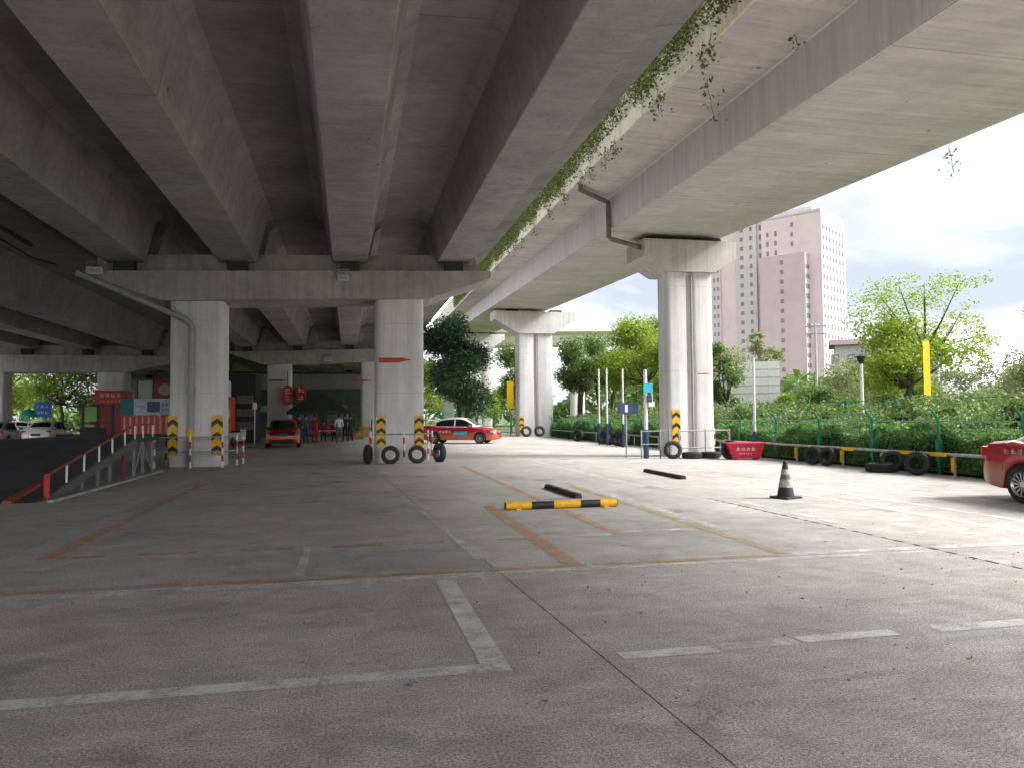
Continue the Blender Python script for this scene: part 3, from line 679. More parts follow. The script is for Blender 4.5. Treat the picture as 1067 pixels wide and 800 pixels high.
gl = glyphs(-.25, .18, 6, .06, 0, 5, M_WHITE, t); gl.rotation_euler = (R(8.7), 0, 0); gl.location = (0, -.258, 0)
for x in (-.35, .35): MB().box(x-.06, x+.06, -.2, .2, 0, .045).build('foot', M_RUB, t)

# ------------------------------------------------------------------ poles and signs by the hammerhead pier
def pole(loc, h, label, low=.9, r=.045, extra=None, group='white poles with dark blue feet along the hedge'):
    t = thing('pole', label, 'pole', loc, 0, group)
    MB().tube([(0, 0, 0), (0, 0, low)], r*1.35, 10).build('blue_foot', M_NAVY, t); MB().tube([(0, 0, low), (0, 0, h)], r, 10).build('shaft', M_WHITE, t)
    return t
pole((12.9, 38.6, 0), 3.95, 'white pole with dark blue foot, leftmost between the piers', 1.1)
pole((12.85, 37.2, 0), 3.9, 'white pole with dark blue foot, second from left between the piers', 1.1)
pole((12.75, 34.6, 0), 3.7, 'white pole with dark blue foot, third from left between the piers', 1.1)
pole((14.1, 24.9, 0), 3.5, 'white pole with dark blue foot just right of the hammerhead pier', .9)
t = pole((10.22, 25.45, 0), 3.1, 'white sign pole with small cyan sign left of the hammerhead pier', 1.0, .07, group='sign poles')
MB().box(-.05, .09, -.05, .05, 2.75, 3.15).build('black_lamp', M_BLK, t); MB().box(-.1, .24, -.06, -.1, 2.3, 2.62).build('cyan_sign', M_CYAN, t)
MB().box(.02, .2, -.06, -.1, 1.95, 2.2).build('blue_plate', M_NAVY, t); MB().box(.08, .3, -.06, -.1, 1.8, 1.98).build('white_plate', M_WHITE, t)
t = thing('info_board', 'small navy board on thin legs left of the sign pole', 'sign', (9.75, 26.0, 0), 0)
MB().box(-.35, .4, -.03, .03, 1.55, 1.95).build('board', M_NAVY, t); MB().tube([(-.06, 0, 0), (-.06, 0, 1.55)], .03, 6).build('leg', M_STEELP, t)
MB().box(-.1, .0, -.035, -.031, 1.62, 1.88).build('white_mark', M_WHITE, t)

# ------------------------------------------------------------------ right boundary: pipe rail, green mesh fence, hedge
FX = 14.1
t = thing('pipe_rail', 'pale pipe guard rail with orange reflectors running before the green fence', 'guard rail', (FX-.25, 13, 0)); off = t.location
MB().tube([(FX-.25, 9, .52), (FX-.25, 24, .52), (FX-.3, 40, .52), (FX+.1, 53, .52)], .038, 8).build('rail', M_GALV, t, off=off)
for i, y in enumerate((11.5, 13.6, 15.45, 17.9, 19.6, 21.9, 24.1, 27, 30, 33, 36, 39, 42)):
    MB().tube([(FX-.25, y, 0), (FX-.25, y, .52)], .035, 6).build('post', M_GALV, t, off=off)
    if y < 22: MB().box(FX-.31, FX-.29, y-.05, y+.05, .12, .46).build('orange_reflector', M_YEL, t, off=off)
for y in (17.0, 19.3, 15.9): MB().box(FX-.32, FX-.285, y-.25, y+.25, .47, .56).build('orange_band', M_YEL, t, off=off)
t = thing('mesh_fence', 'green welded mesh fence with cranked posts in front of the hedge', 'fence', (FX+.12, 10, 0)); off = t.location
X = FX+.12
for y in np.arange(9, 55, 2.45):
    MB().tube([(X, y, 0), (X, y, 1.28), (X-.05, y-.01, 1.4), (X-.2, y-.03, 1.55)], .035, 6).build('post', M_GRN, t, off=off)
    for a_, b_ in ((.3, .85), (.95, 1.25)): MB().box(X-.05, X+.05, y-.06, y+.06, a_, b_).build('post_sleeve', M_GRN, t, off=off) if a_ < .5 else None
for z, r_ in ((.08, .012), (1.3, .02)): MB().tube([(X, 9, z), (X, 54, z)], r_, 5).build('rail', M_GRN if z < 1 else plain('pale_green_wire', (.25, .42, .32), .5), t, off=off)
wm = MB()
for y in np.arange(9, 54, .16): wm.add([(X-.003, y, .08), (X+.003, y, .08), (X+.003, y, 1.3), (X-.003, y, 1.3), (X, y+.004, .08), (X, y+.004, 1.3)], [(0, 1, 2, 3), (0, 4, 5, 3), (1, 4, 5, 2)])
for z in np.arange(.2, 1.3, .16): wm.add([(X, 9, z-.003), (X, 54, z-.003), (X, 54, z+.003), (X, 9, z+.003)], [(0, 1, 2, 3)])
tag(wm.build('wire_mesh', M_GRN, t, off=off), kind='stuff')
# hedge: shell of leaves over an uneven top
def hedge(name, label, x0, x1, ya, yb, h, n, mat, size=.1, cat='hedge', low=.05):
    t = thing(name, label, cat, ((x0+x1)/2, (ya+yb)/2, 0)); off = t.location
    c = []
    ph = random.random()*9
    for k in range(n):
        y = ya+(yb-ya)*random.random()**1.15; hh = h*(.82+.12*math.sin(y*1.3+ph)+.1*math.sin(y*3.1)+.08*math.sin(y*.43))
        u = random.random()
        if u < .62: p = (x0+.16*math.sin(y*2.2)*math.sin(y*.7)+abs(random.gauss(0, .1)), y, low+(hh-low)*random.random()**.85)
        else: xx = x0+(x1-x0)*random.random()**1.5; p = (xx, y, hh+random.gauss(0, .07)+(xx-x0)*.1)
        c.append(p)
    leaves(c, size, 'foliage', mat, t, off=off)
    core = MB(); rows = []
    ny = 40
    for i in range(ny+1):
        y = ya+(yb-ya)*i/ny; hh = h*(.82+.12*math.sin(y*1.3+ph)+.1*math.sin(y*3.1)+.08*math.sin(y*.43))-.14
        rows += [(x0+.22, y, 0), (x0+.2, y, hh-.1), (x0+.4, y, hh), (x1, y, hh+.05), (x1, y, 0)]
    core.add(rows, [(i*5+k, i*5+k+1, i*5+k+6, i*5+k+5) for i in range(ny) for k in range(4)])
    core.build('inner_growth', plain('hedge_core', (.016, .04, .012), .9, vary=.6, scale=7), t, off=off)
    return t
hedge('hedge', 'thick green hedge pressing through the mesh fence along the right side', FX+.2, FX+2.2, 8.5, 54, 1.2, 70000, LEAF_HEDGE, .062)
hedge('shrub_bank', 'bright shrub bank rising behind the fence hedge', FX+2.6, FX+6, 9, 58, 1.75, 42000, LEAF_MID, .085, 'shrubs')
t = thing('mesh_fence', 'far second green mesh fence standing in the planting behind the hedge', 'fence', (18.6, 14, 0)); off = t.location
for y in np.arange(10, 34, 2.9):
    MB().tube([(19.6, y, 0), (19.6, y, 2.05)], .04, 6).build('post', M_GRN, t, off=off); MB().box(19.52, 19.68, y-.08, y+.08, 1.6, 2.02).build('post_sleeve', M_GRN, t, off=off)
for z in (1.7, 1.98): MB().tube([(19.6, 9, z), (19.6, 34, z)], .015, 5).build('rail', M_GRN, t, off=off)
# green fence at the end of the lot, left of the far pier
t = thing('mesh_fence', 'bright green mesh fence closing the far end of the lot behind the taxi', 'fence', (9, 66, 0)); off = t.location
for x in np.arange(5, 15.5, 1.5): MB().tube([(x, 66, 0), (x, 66, 1.9)], .045, 6).build('post', M_GRN, t, off=off)
for z in (.1, .7, 1.85): MB().tube([(4.5, 66, z), (15.5, 66, z)], .03, 5).build('rail', M_GRN, t, off=off)
wm = MB()
for x in np.arange(4.5, 15.5, .12): wm.box(x-.008, x+.008, 65.995, 66.005, .1, 1.85)
tag(wm.build('wire_mesh', M_GRN, t, off=off), kind='stuff')
# ------------------------------------------------------------------ trees
def tree(label, loc, h, rad, mat, n, size, lobes=9, trunk_h=.4, seed=1, squash=.75, trunks=1, layered=False, name='tree', lean=(0, 0), group=None, tr=None):
    rr = random.Random(seed); t = thing(name, label, 'tree', loc, 0, group); size *= .62; n = int(n*2.2)
    tb = MB(); tips = []
    tr = tr or h*.022
    for k in range(trunks):
        a0 = rr.random()*6.28; sx = (.35*math.cos(a0), .35*math.sin(a0)) if trunks > 1 else (0, 0)
        top = Vector((sx[0]*3+lean[0]+rr.gauss(0, .15), sx[1]*3+lean[1]+rr.gauss(0, .15), h*(trunk_h+.12)))
        tb.tube([(sx[0], sx[1], -.1), (sx[0]*1.3+lean[0]*.2, sx[1]*1.3+lean[1]*.2+rr.gauss(0, .06), h*trunk_h*.45), (sx[0]*2+lean[0]*.6, sx[1]*2+lean[1]*.6, h*trunk_h), top], [tr*1.2, tr, tr*.85, tr*.6], 8)
        tips.append(top)
    cl = []
    for k in range(lobes):
        a = 2*math.pi*(k+rr.random()*.6)/lobes*1.7; q = rr.uniform(.25, .8) if not layered else rr.uniform(.2, .95)
        zc = h*(trunk_h+.1)+(h*(1-trunk_h)-rad*.35)*((k+.5)/lobes if not layered else rr.random())
        fall = math.sqrt(max(.15, 1-((zc-h*(trunk_h+.1))/(h*(1-trunk_h)))**2*.8))
        c = Vector((lean[0]+rad*q*math.cos(a)*fall, lean[1]+rad*q*math.sin(a)*fall, zc)); r_ = rad*rr.uniform(.3, .52)
        cl.append((c, r_))
        b = tips[k % len(tips)]; mid = (b+c)/2+Vector((0, 0, -.08*h*rr.random()))
        tb.tube([b, mid, c], [tr*.5, tr*.32, tr*.12], 6)
    tb.build('trunk', M_BARK, t, smooth=True)
    per = n//lobes; pts = []
    for c, r_ in cl:
        m = int(per*(r_/(rad*.41))**2)
        d = RNG.normal(size=(m, 3)); d /= np.linalg.norm(d, axis=1)[:, None]
        q = RNG.uniform(.45, 1.08, m)**.7
        # twiggy sub-clumps
        sub = RNG.normal(size=(max(6, m//45), 3)); sub /= np.linalg.norm(sub, axis=1)[:, None]
        near = sub[RNG.integers(0, len(sub), m)]
        d = d*.42+near*.75; 
        p = d*(q*r_)[:, None]; p[:, 2] *= squash*(.45 if layered else 1)
        pts.append(p+np.array(c))
    leaves(np.concatenate(pts), size, 'crown', mat, t, flat_=.35 if layered else .1)
    return t
tree('dense dark green tree standing behind the red taxi', (8.3, 58, 0), 8.4, 3.1, LEAF_DARK, 13000, .2, 14, .24, 3, .9, 2)
tree('yellow green flat topped tree right of the yellow banner', (28.4, 34.9, 0), 6.6, 3.2, LEAF_YG, 4200, .2, 12, .33, 5, .7, 1, lean=(.3, .2), tr=.2)
tree('airy flat canopied tree spreading its thin layers against the sky', (30.2, 35.6, 0), 9.0, 4.0, LEAF_YG, 3400, .15, 22, .42, 8, .95, 1, True, tr=.14)
tree('yellow green tree cut off by the right picture edge', (35.8, 29.5, 0), 7.2, 3.6, LEAF_YG, 4500, .2, 12, .35, 12, .7, 1, tr=.2)
tree('thin grey barked tree nearest the right picture edge', (24.6, 22.0, 0), 5.0, 1.7, LEAF_MID, 1500, .14, 8, .5, 14, .6, 1, True, lean=(.5, 0), tr=.16)
tree('slim tree with forked trunk right beside the far hammerhead pier', (18.2, 60, 0), 7.2, 2.5, LEAF_MID, 5200, .19, 9, .42, 21, .8, 2)
tree('bright tree behind the white poles between the piers', (22.5, 56, 0), 8.6, 3.6, LEAF_YG, 8500, .2, 12, .35, 22, .8, 1)
tree('leaning street tree left of the white poles', (22.0, 64, 0), 8.2, 3.2, LEAF_MID, 6500, .2, 10, .42, 23, .8, 2)
tree('pale loose tree close behind the left edge of the near hammerhead pier', (25.0, 52, 0), 7.6, 3.2, LEAF_PALE, 6000, .18, 11, .25, 24, .8, 1)
tree('tall hazy tree rising behind the poles near the far pylon', (30.5, 70, 0), 10.2, 4.2, LEAF_MID, 8500, .24, 12, .3, 25, .8, 1)
tree('bushy green tree just right of the near hammerhead pier', (26.2, 50, 0), 6.2, 1.5, LEAF_MID, 2600, .19, 10, .25, 26, .85, 1)
tree('feathery pale tree rising in front of the pink tower', (35.2, 60, 0), 8.2, 2.0, LEAF_PALE, 2400, .2, 10, .4, 27, .7, 1)
for i, (x, y, h_, r_, mt, sd, lb) in enumerate((
    (37.5, 52, 5.4, 3.0, LEAF_PALE, 31, 'pale flowering bush tree left of the lamp post'), (41, 49, 5.6, 3.2, LEAF_PALE, 32, 'pale bush tree right behind the lamp post'),
    (35.5, 44, 3.4, 2.2, LEAF_MID, 33, 'low green bush tree below the pink tower'), (40, 42, 5.0, 3.0, LEAF_PALE, 34, 'pale bush tree behind the flat topped tree'),
    (39, 36.5, 4.6, 2.8, LEAF_PALE, 35, 'greyish bush tree right of the yellow banner'), (43, 33.5, 5.0, 3.2, LEAF_PALE, 36, 'pale bush tree toward the right edge'),
    (31.5, 50, 2.9, 1.6, LEAF_YG, 37, 'small bright bush in front of the white hoarding'), (47, 44, 6.2, 3.6, LEAF_MID, 38, 'round green tree far behind the pale bushes'), (28, 41, 3.2, 2.2, LEAF_MID, 39, 'low rounded shrub below the utility pole'),
    (36, 30, 4.0, 2.4, LEAF_MID, 40, 'low green tree at the far right behind the second fence'))):
    tree(lb, (x, y, -.05), h_, r_, mt, 5200, .17, 12, .12, sd, .85, 1)
for i, (x, y, h_, r_, mt, sd, lb) in enumerate((
    (6.5, 84, 8.5, 3.6, LEAF_YG, 51, 'bright tree seen through the gap behind the dark tree'), (12.5, 76, 5.0, 2.6, LEAF_YG, 52, 'sunny low tree behind the far green fence'),
    (17.5, 78, 9, 3.4, LEAF_MID, 53, 'hazy tree between the far pier and the crossing viaduct'), (3.5, 74, 4, 2.0, LEAF_MID, 54, 'small tree low behind the taxi'),
    (-31, 76, 9, 4.8, LEAF_YG, 55, 'sunlit tree framed under the left viaduct, left one'), (-24.5, 74, 8, 4.2, LEAF_YG, 56, 'sunlit tree framed under the left viaduct, right one'),
    (-40, 84, 9.5, 5, LEAF_MID, 57, 'greener tree at the far left edge under the viaduct'), (-19.5, 88, 8, 4.2, LEAF_PALE, 58, 'pale tree beside the red wrapped column'))):
    tree(lb, (x, y, -.1), h_, r_, mt, 6000, .22, 11, .25, sd, .85, 1)
# far tree belt closing the horizon
pts = []
for k in range(26000):
    u = random.random(); a = R(-60+150*u); d = 118+16*random.random()
    hh = (6.5+2.5*math.sin(u*61)+1.6*math.sin(u*143+2))*random.random()**.6
    pts.append((d*math.sin(a), d*math.cos(a), hh))
tag(leaves(pts, .9, 'far_wood', LEAF_MID), 'belt of hazy green trees along the horizon', 'trees', kind='stuff')

# ------------------------------------------------------------------ buildings, poles, hoarding
def tower():
    e1 = R(-31+(-0)); 
    t = thing('apartment_tower', 'tall pink apartment tower with stepped blocks and a pale windowed side', 'building', (116, 231, 0), R(-54+ -0))
    # local x runs right along the front, -y faces the viewer; 34 m wide front
    Hh = 62.5
    def blk(nm, x0, x1, y0, y1, z1, mat): return MB().box(x0, x1, y0, y1, 0, z1, 0).build(nm, mat, t)
    blk('main_block', 17.6, 35.8, 0, 20, Hh, M_PINKA); blk('left_wing', 0, 17.55, 1.2, 16, 66, M_PINKA)
    blk('front_block', 18.3, 32.2, -3.4, -.01, 49.5, M_PINKB); blk('bay', 9.2, 15.8, .2, 1.19, 65.6, M_PINKC); blk('pale_strip', 0, 3.2, .7, 1.19, 60, M_PINKC)
    MB().box(21, 32, 4, 14, Hh+.01, Hh+2.2).build('roof_house', M_PINKC, t); MB().box(17.4, 36, -.2, 20.2, Hh-.7, Hh+.009).build('cornice', M_PINKC, t)
    MB().box(35.81, 36.1, -.05, 20.05, 0, Hh-.72).build('side_facade', M_PINKC, t); MB().box(32.21, 32.4, -3.45, -.02, 0, 49.5).build('side_facade', M_PINKC, t)
    # windows share two meshes
    wa = MB().box(-.48, .48, -.12, .05, -.6, .6).build('window', M_WIN, t); wa.location = (25.3, -3.42, 3)
    ws = MB().box(-.05, .12, -.48, .48, -.62, .62).build('window', M_WIN, t); ws.location = (36.12, 1.5, 3)
    def put(src, x, y, z, sx=1, sz=1):
        o = src.copy(); COL.objects.link(o); o.parent = t; o.location = (x, y, z); o.scale = (sx, 1, sz)
    fl = 2.95
    for i in range(1, 18): put(wa, 25.3, -3.42, 3+i*fl) if 3+i*fl < 48 else None
    for i in range(17, 20): put(wa, 27.3, -.02, 3+i*fl, .8)
    for i in range(0, 21): put(wa, 10.9, .18, 4+i*fl, 1.1); put(wa, 14, .18, 4+i*fl, .8)
    for i in range(0, 21): put(wa, 16.8, 1.18, 4+i*fl, .9, 1.3)
    for i in range(14, 19): put(wa, 19.6, -.02, 4+i*fl, .7, 1.2); put(wa, 22.2, -.02, 4+i*fl, .7, 1.2) if 4+i*fl > 51 else None
    for i in range(4, 18): put(wa, 1.0, .68, 4+i*fl, .5); put(wa, 2.3, .68, 4+i*fl, .6)
    for i in range(4, 19):
        for k in range(7): put(ws, 36.12, 1.6+k*2.75, 4+i*fl)
    for i in range(4, 15): put(ws, 32.42, -2.5, 4+i*fl); put(ws, 32.42, -1.0, 4+i*fl)
    MB().box(19.5, 22.5, -3.5, -3.41, 7.5, 11).build('blue_sign', M_BLUE, t)
    return t
tower()
t = thing('apartment_block', 'lower pinkish block glimpsed between the trees left of the near pier', 'building', (75, 188, 0), R(-40))
MB().box(-7, 7, 0, 10, 0, 21).build('wall', M_PINKB, t)
for i in range(6):
    for k in range(3): MB().box(-5+k*4.2, -3.2+k*4.2, -.1, .05, 2+i*3, 3.6+i*3).build('window', M_WIN, t)
t = thing('low_building', 'long low grey building with a dark red roof beside the pink tower', 'building', (99, 133, 0), R(-33))
MB().box(-5, 13, 0, 9, 0, 15).build('wall', plain('grey_render', (.50, .50, .54), .8, vary=.1, scale=.2), t)
MB().prism([(-1.4, 15.01), (10, 15.01), (6, 16.6)], 'X', -6, 14).build('roof', plain('dark_red_roof', (.13, .065, .07), .7, vary=.2, scale=.5), t)
for k in range(6): MB().box(-5.8+k*3, -4.3+k*3, -.08, .05, 11.2, 13.2).build('window', M_WIN, t)
t = thing('hoarding', 'white panelled hoarding wall standing in the bushes below the tower', 'hoarding', (30.9, 55, 0), R(-31))
for k in range(5):
    MB().box(-2.15+k*.86, -1.3+k*.86, 0, .08, 1, 5.6).build('panel', M_WHITE, t)
for k in range(4): MB().box(-2.15, 2.15, -.02, -.001, 3.1+k*.62, 3.16+k*.62).build('batten', M_GALV, t)
for x in (-2.1, 2.1): MB().tube([(x, .15, -.1), (x, .15, 5.6)], .06, 6).build('post', M_STEELP, t)
MB().box(-4.8, -2.2, .1, .2, 1, 4.3).build('side_panel', M_WHITE, t)
t = thing('street_lamp', 'white street lamp post with dark lantern head among the bushes', 'street lamp', (22.3, 30.1, 0))
MB().tube([(0, 0, 0), (0, 0, 3.7)], [.09, .065], 8).build('post', M_WHITE, t)
MB().lathe([(.04, 3.7), (.1, 3.72), (.2, 4.0), (.22, 4.02), (.05, 4.12), (0, 4.14)], 8).build('lantern', M_BLK, t)
t = thing('banner_pole', 'tall yellow vertical banner on a pole in front of the flat topped tree', 'banner', (22.1, 26, 0))
MB().tube([(0, 0, 0), (0, 0, 4.35)], .05, 8).build('pole', M_GALV, t); MB().box(-.13, .17, -.06, -.051, 1.85, 4.3).build('banner', M_YBAN, t)
t = thing('banner_pole', 'short yellow banner on a post left of the far hammerhead pier', 'banner', (12.75, 60.5, 0))
MB().tube([(0, 0, 0), (0, 0, 4.4)], .05, 8).build('pole', M_GALV, t); MB().box(-.3, .25, -.06, -.051, 2.1, 4.3).build('banner', M_YBAN, t)
def upole(loc, h, label):
    t = thing('utility_pole', label, 'utility pole', loc, R(-20)); MB().tube([(0, 0, 0), (0, 0, h)], [.16, .1], 8).build('post', M_GALV, t)
    for z in (h-.3, h-1.0): MB().box(-.9, .9, -.05, .05, z, z+.1).build('crossarm', M_STEELP, t)
    for x in (-.8, -.3, .3, .8): MB().lathe([(.04, h-.2), (.07, h-.15), (.05, h-.02), (0, h)], 8, 'Z', (x, 0, 0)).build('insulator', M_WHITE, t)
upole((41.6, 62.4, 0), 9.7, 'concrete utility pole in front of the low red roofed building')
upole((34.5, 84, 0), 11.6, 'distant pole with cross arms above the trees between the piers')

# ------------------------------------------------------------------ cars
def sedan(label, loc, heading, col_up, col_lo, col_roof, split=.62, wheels5=True, rack=False, name='sedan', group='cars'):
    """local +x forward, origin midway between the axles on the ground"""
    t = thing(name, label, 'car', loc, heading, group)
    xr, xf, WR = -1.32, 1.32, .315
    key = lambda tab, x: float(np.interp(x, [a for a, b in tab], [b for a, b in tab]))
    TOP = [(-2.25, .62), (-2.22, .8), (-2.14, .96), (-2.0, 1.0), (-1.6, 1.03), (-1.2, .98), (0, .945), (.9, .95), (1.15, .93), (1.7, .85), (2.0, .76), (2.15, .68), (2.24, .55), (2.27, .45)]
    WID = [(-2.25, .62), (-2.18, .72), (-2.0, .80), (-1.6, .85), (-.8, .87), (.6, .87), (1.5, .855), (1.9, .80), (2.15, .70), (2.27, .55)]
    BOT = [(-2.25, .36), (-2.0, .26), (-1.75, .22), (1.85, .21), (2.1, .24), (2.27, .3)]
    xs = sorted(set([-2.25, -2.22, -2.18, -2.1, 2.27, 2.24, 2.2, 2.1]+list(np.round(np.arange(-2.0, 2.05, .06), 3))+[xr-.375, xr+.375, xf-.375, xf+.375]))
    RA = .375
    rows = []; K = 9
    for x in xs:
        zb = key(BOT, x); zt = key(TOP, x); w = key(WID, x)
        za = zb
        for xw in (xr, xf):
            if abs(x-xw) < RA: za = max(za, .30+math.sqrt(RA*RA-(x-xw)**2))
        rows.append((x, w, zb, za, zt))
    body = MB(); vs = []; 
    for (x, w, zb, za, zt) in rows:
        h = zt-za
        pr = [(w-.22, za), (w*.965, za), (w*.985, za+.06*min(1, h)), (w*1.0, za+h*.35), (w*1.0, za+h*.55), (w*.985, zt-.14*min(1, h*1.6)), (w*.95, zt-.04), (w*.84, zt), (0, zt+.035)]
        vs += [(x, -p[0], p[1]) for p in pr]+[(x, p[0], p[1]) for p in reversed(pr[:-1])]
    KK = 2*K-1; n = len(rows); lo = []; upf = []
    fs = []; mi = []
    for i in range(n-1):
        for k in range(KK-1):
            q = (i*KK+k, i*KK+k+1, (i+1)*KK+k+1, (i+1)*KK+k); zc = sum(vs[j][2] for j in q)/4
            fs.append(q); mi.append(1 if zc < split else 0)
    fs.append(tuple(range(KK))); mi.append(1); fs.append(tuple(range((n-1)*KK, n*KK))); mi.append(1)
    o = len(body.v); body.v += vs; body.f += fs; body.mi += mi
    body.build('body', [col_up, col_lo], t, smooth=True)
    MB().box(-1.95, 1.95, -.6, .6, .2, .5).build('underside', M_BLK, t)
    for xw in (xr, xf): MB().box(xw-.36, xw+.36, -.74, .74, .3, .67).build('wheel_well', M_BLK, t)
    # greenhouse
    ROOF = [(-1.72, 1.0), (-1.35, 1.2), (-.95, 1.385), (-.6, 1.44), (-.1, 1.465), (.2, 1.455), (.45, 1.40), (.8, 1.2), (1.2, .955)]
    wbelt = lambda x: key([(-1.72, .66), (-1.2, .79), (.5, .80), (1.2, .70)], x)
    wroof = lambda x: key([(-1.72, .62), (-.9, .56), (.3, .57), (1.2, .66)], x)
    gx_ = list(np.round(np.arange(-1.72, 1.2001, .073), 3))
    gh = MB(); vs = []
    def sect(x):
        zr = key(ROOF, x); zb = key(TOP, x)-.03; zr = max(zr, zb+.012)
        return zr, zb, wbelt(x), wroof(x)
    for x in gx_:
        zr, zb, wbb, wr = sect(x); e = min(.07, (zr-zb)*.4)
        pr = [(wbb, zb), (wr+.03, zr-e), (wr-.05, zr-e*.25), (0, zr+.012)]
        vs += [(x, -p[0], p[1]) for p in pr]+[(x, p[0], p[1]) for p in reversed(pr[:-1])]
    fs = [(i*7+k, i*7+k+1, (i+1)*7+k+1, (i+1)*7+k) for i in range(len(gx_)-1) for k in range(6)]
    gh.add(vs, fs); gh.build('roof', col_roof, t, smooth=True)
    def side(x, u, s_, o=.008):
        zr, zb, wbb, wr = sect(x); e = min(.07, (zr-zb)*.4)
        return (x, s_*(wbb+(wr+.03-wbb)*u+o), zb+(zr-e-zb)*u)
    for s_ in (-1, 1):
        for xa, xb in ((-1.22, -.17), (-.09, .86)):
            w_ = MB(); nn = 10; q = []
            for i in range(nn+1):
                x = xa+(xb-xa)*i/nn; q += [side(x, .12, s_), side(x, .5, s_, .006), side(x, .93, s_)]
            w_.add(q, [(i*3+k, i*3+k+1, i*3+k+4, i*3+k+3) for i in range(nn) for k in range(2)]); w_.build('window', M_GLASS, t, smooth=True)
        for xa in (-.95 + .0, .0, .95):
            sm = MB(); sm.box(xa-.006, xa+.006, s_*.866-.008, s_*.866+.008, .32, .90); sm.build('door_seam', M_BLK, t) if abs(xa) < .5 else None
        for xh in (-.78, .22): MB().box(xh-.09, xh+.09, s_*.87-.02, s_*.87+.02, .80, .83, .008).build('door_handle', col_up, t)
        mr_ = MB(); mr_.box(.68, .82, s_*.93-.1, s_*.93+.1, .94, 1.07, .03); mr_.build('mirror', col_up, t)
        MB().box(-2.2, -2.0, s_*.62-.14, s_*.62+.14, .72, .92, .04).build('tail_lamp', M_TAIL, t)
        MB().box(1.9, 2.14, s_*.66-.14, s_*.66+.11, .58, .70, .04).build('head_lamp', M_HEADL, t)
    for nm, xa, xb in (('rear_window', -1.56, -1.0), ('windscreen', .5, 1.1)):
        w_ = MB(); q = []; nn = 6
        for i in range(nn+1):
            x = xa+(xb-xa)*i/nn; zr, zb, wbb, wr = sect(x)
            for yy in (-1, -.5, 0, .5, 1): q.append((x+(-.008 if xa < 0 else .008), yy*(wr-.1), zr+.012*(1-abs(yy))+.007-(.012 if abs(yy) == 1 else 0)))
        w_.add(q, [(i*5+k, i*5+k+1, i*5+k+6, i*5+k+5) for i in range(nn) for k in range(4)]); w_.build(nm, M_GLASS, t, smooth=True)
    MB().box(-2.275, -2.25, -.24, .24, .60, .74).build('number_plate', M_NAVY, t); MB().box(-2.262, -2.2, -.62, .62, .37, .44, .01).build('rear_bumper_strip', M_BLK, t)
    MB().box(2.262, 2.285, -.24, .24, .38, .50).build('number_plate', M_NAVY, t); MB().box(2.2, 2.27, -.5, .5, .52, .6, .01).build('grille', M_BLK, t)
    for xw in (xr, xf):
        for s_ in (-1, 1):
            wt = thing('wheel', None, None, (xw, s_*.755, WR)); wt.parent = t
            ty = MB(); ty.lathe([(.2, -.085), (.215, -.1), (.29, -.095), (.312, -.07), (.316, 0), (.312, .07), (.29, .095), (.215, .1), (.2, .085)], 26, 'Y'); ty.build('tyre', M_RUB, wt, smooth=True)
            rm = MB(); rm.lathe([(.208, s_*.098), (.2, s_*.085), (.185, s_*.06), (.18, s_*.02)], 24, 'Y')
            for k in range(7 if wheels5 else 14):
                a = 2*math.pi*k/(7 if wheels5 else 14); da = .13 if wheels5 else .08
                P = lambda r, q: (r*math.cos(a+q), s_*(.075 if r > .1 else .085), r*math.sin(a+q)); Q = lambda r, q: (r*math.cos(a+q), s_*.05, r*math.sin(a+q))
                rm.add([P(.03, -da*2), P(.2, -da), P(.2, da), P(.03, da*2), Q(.03, -da*2), Q(.2, -da), Q(.2, da), Q(.03, da*2)], [(0, 1, 2, 3), (0, 1, 5, 4), (2, 3, 7, 6), (1, 2, 6, 5)])
            rm.lathe([(0, s_*.09), (.045, s_*.088), (.05, s_*.06)], 12, 'Y'); rm.build('rim', M_CHROME, wt, smooth=False)
            MB().lathe([(0, s_*.03), (.19, s_*.03)], 20, 'Y').build('brake_disc', M_BLK, wt)
    return t
C_RED = plain('car_red', (.36, .010, .022), .22, 0, vary=.06, coat=.6); C_CRIM = plain('car_crimson', (.42, .014, .035), .25, vary=.06, coat=.6)
C_ORG = plain('car_orange', (.55, .105, .022), .25, vary=.08, coat=.6); C_ORG2 = plain('car_bright_orange', (.78, .14, .012), .25, vary=.08, coat=.6)
C_BROWN = plain('car_rust_orange', (.33, .085, .035), .3, vary=.1, coat=.4)
C_WHT = plain('car_white', (.76, .76, .75), .25, vary=.04, coat=.5); C_GRY = plain('car_silver', (.36, .37, .38), .28, .3, vary=.08, coat=.5); C_MAR = plain('car_maroon', (.13, .012, .014), .25, vary=.1, coat=.6)
hd = math.atan2(-.41, .91)
tx = sedan('red and orange taxi with white roof parked side on behind the ringed column', ((4.69+7.18)/2+.3, 42.67+.66, 0), hd, C_CRIM, C_ORG, C_WHT, .56)
MB().box(-.15, .62, -.885, -.878, .44, .70).build('side_advert', M_CYAN, tx); glyphs(-.08, .52, 4, .11, -.886, 8, M_WHITE, tx)
glyphs(-1.0, .62, 4, .14, -.878, 9, M_WHITE, tx)
rc = sedan('dark red car with rust orange bumper cut off by the right picture edge', (11.78, 9.42, 0), R(-87), C_RED, C_BROWN, C_WHT, .62, False)
gl = glyphs(-1.62, .80, 3, .10, -.862, 21, M_CHROME, rc)
sedan('orange car seen from behind under the far deck', (-3.35, 42.3, 0), R(93), C_MAR, C_ORG2, C_MAR, .6, True)
sedan('silver car parked beyond the ramp at the far left', (-19.9, 50, 0), R(97), C_GRY, C_GRY, C_GRY, .3); 
sedan('white car parked beyond the ramp, second from the left edge', (-17.5, 50.6, 0), R(93), C_WHT, C_WHT, C_WHT, .3)
sedan('white car in the sunny street beyond the left viaduct', (-24.5, 64, 0), R(200), C_WHT, C_WHT, C_WHT, .3)
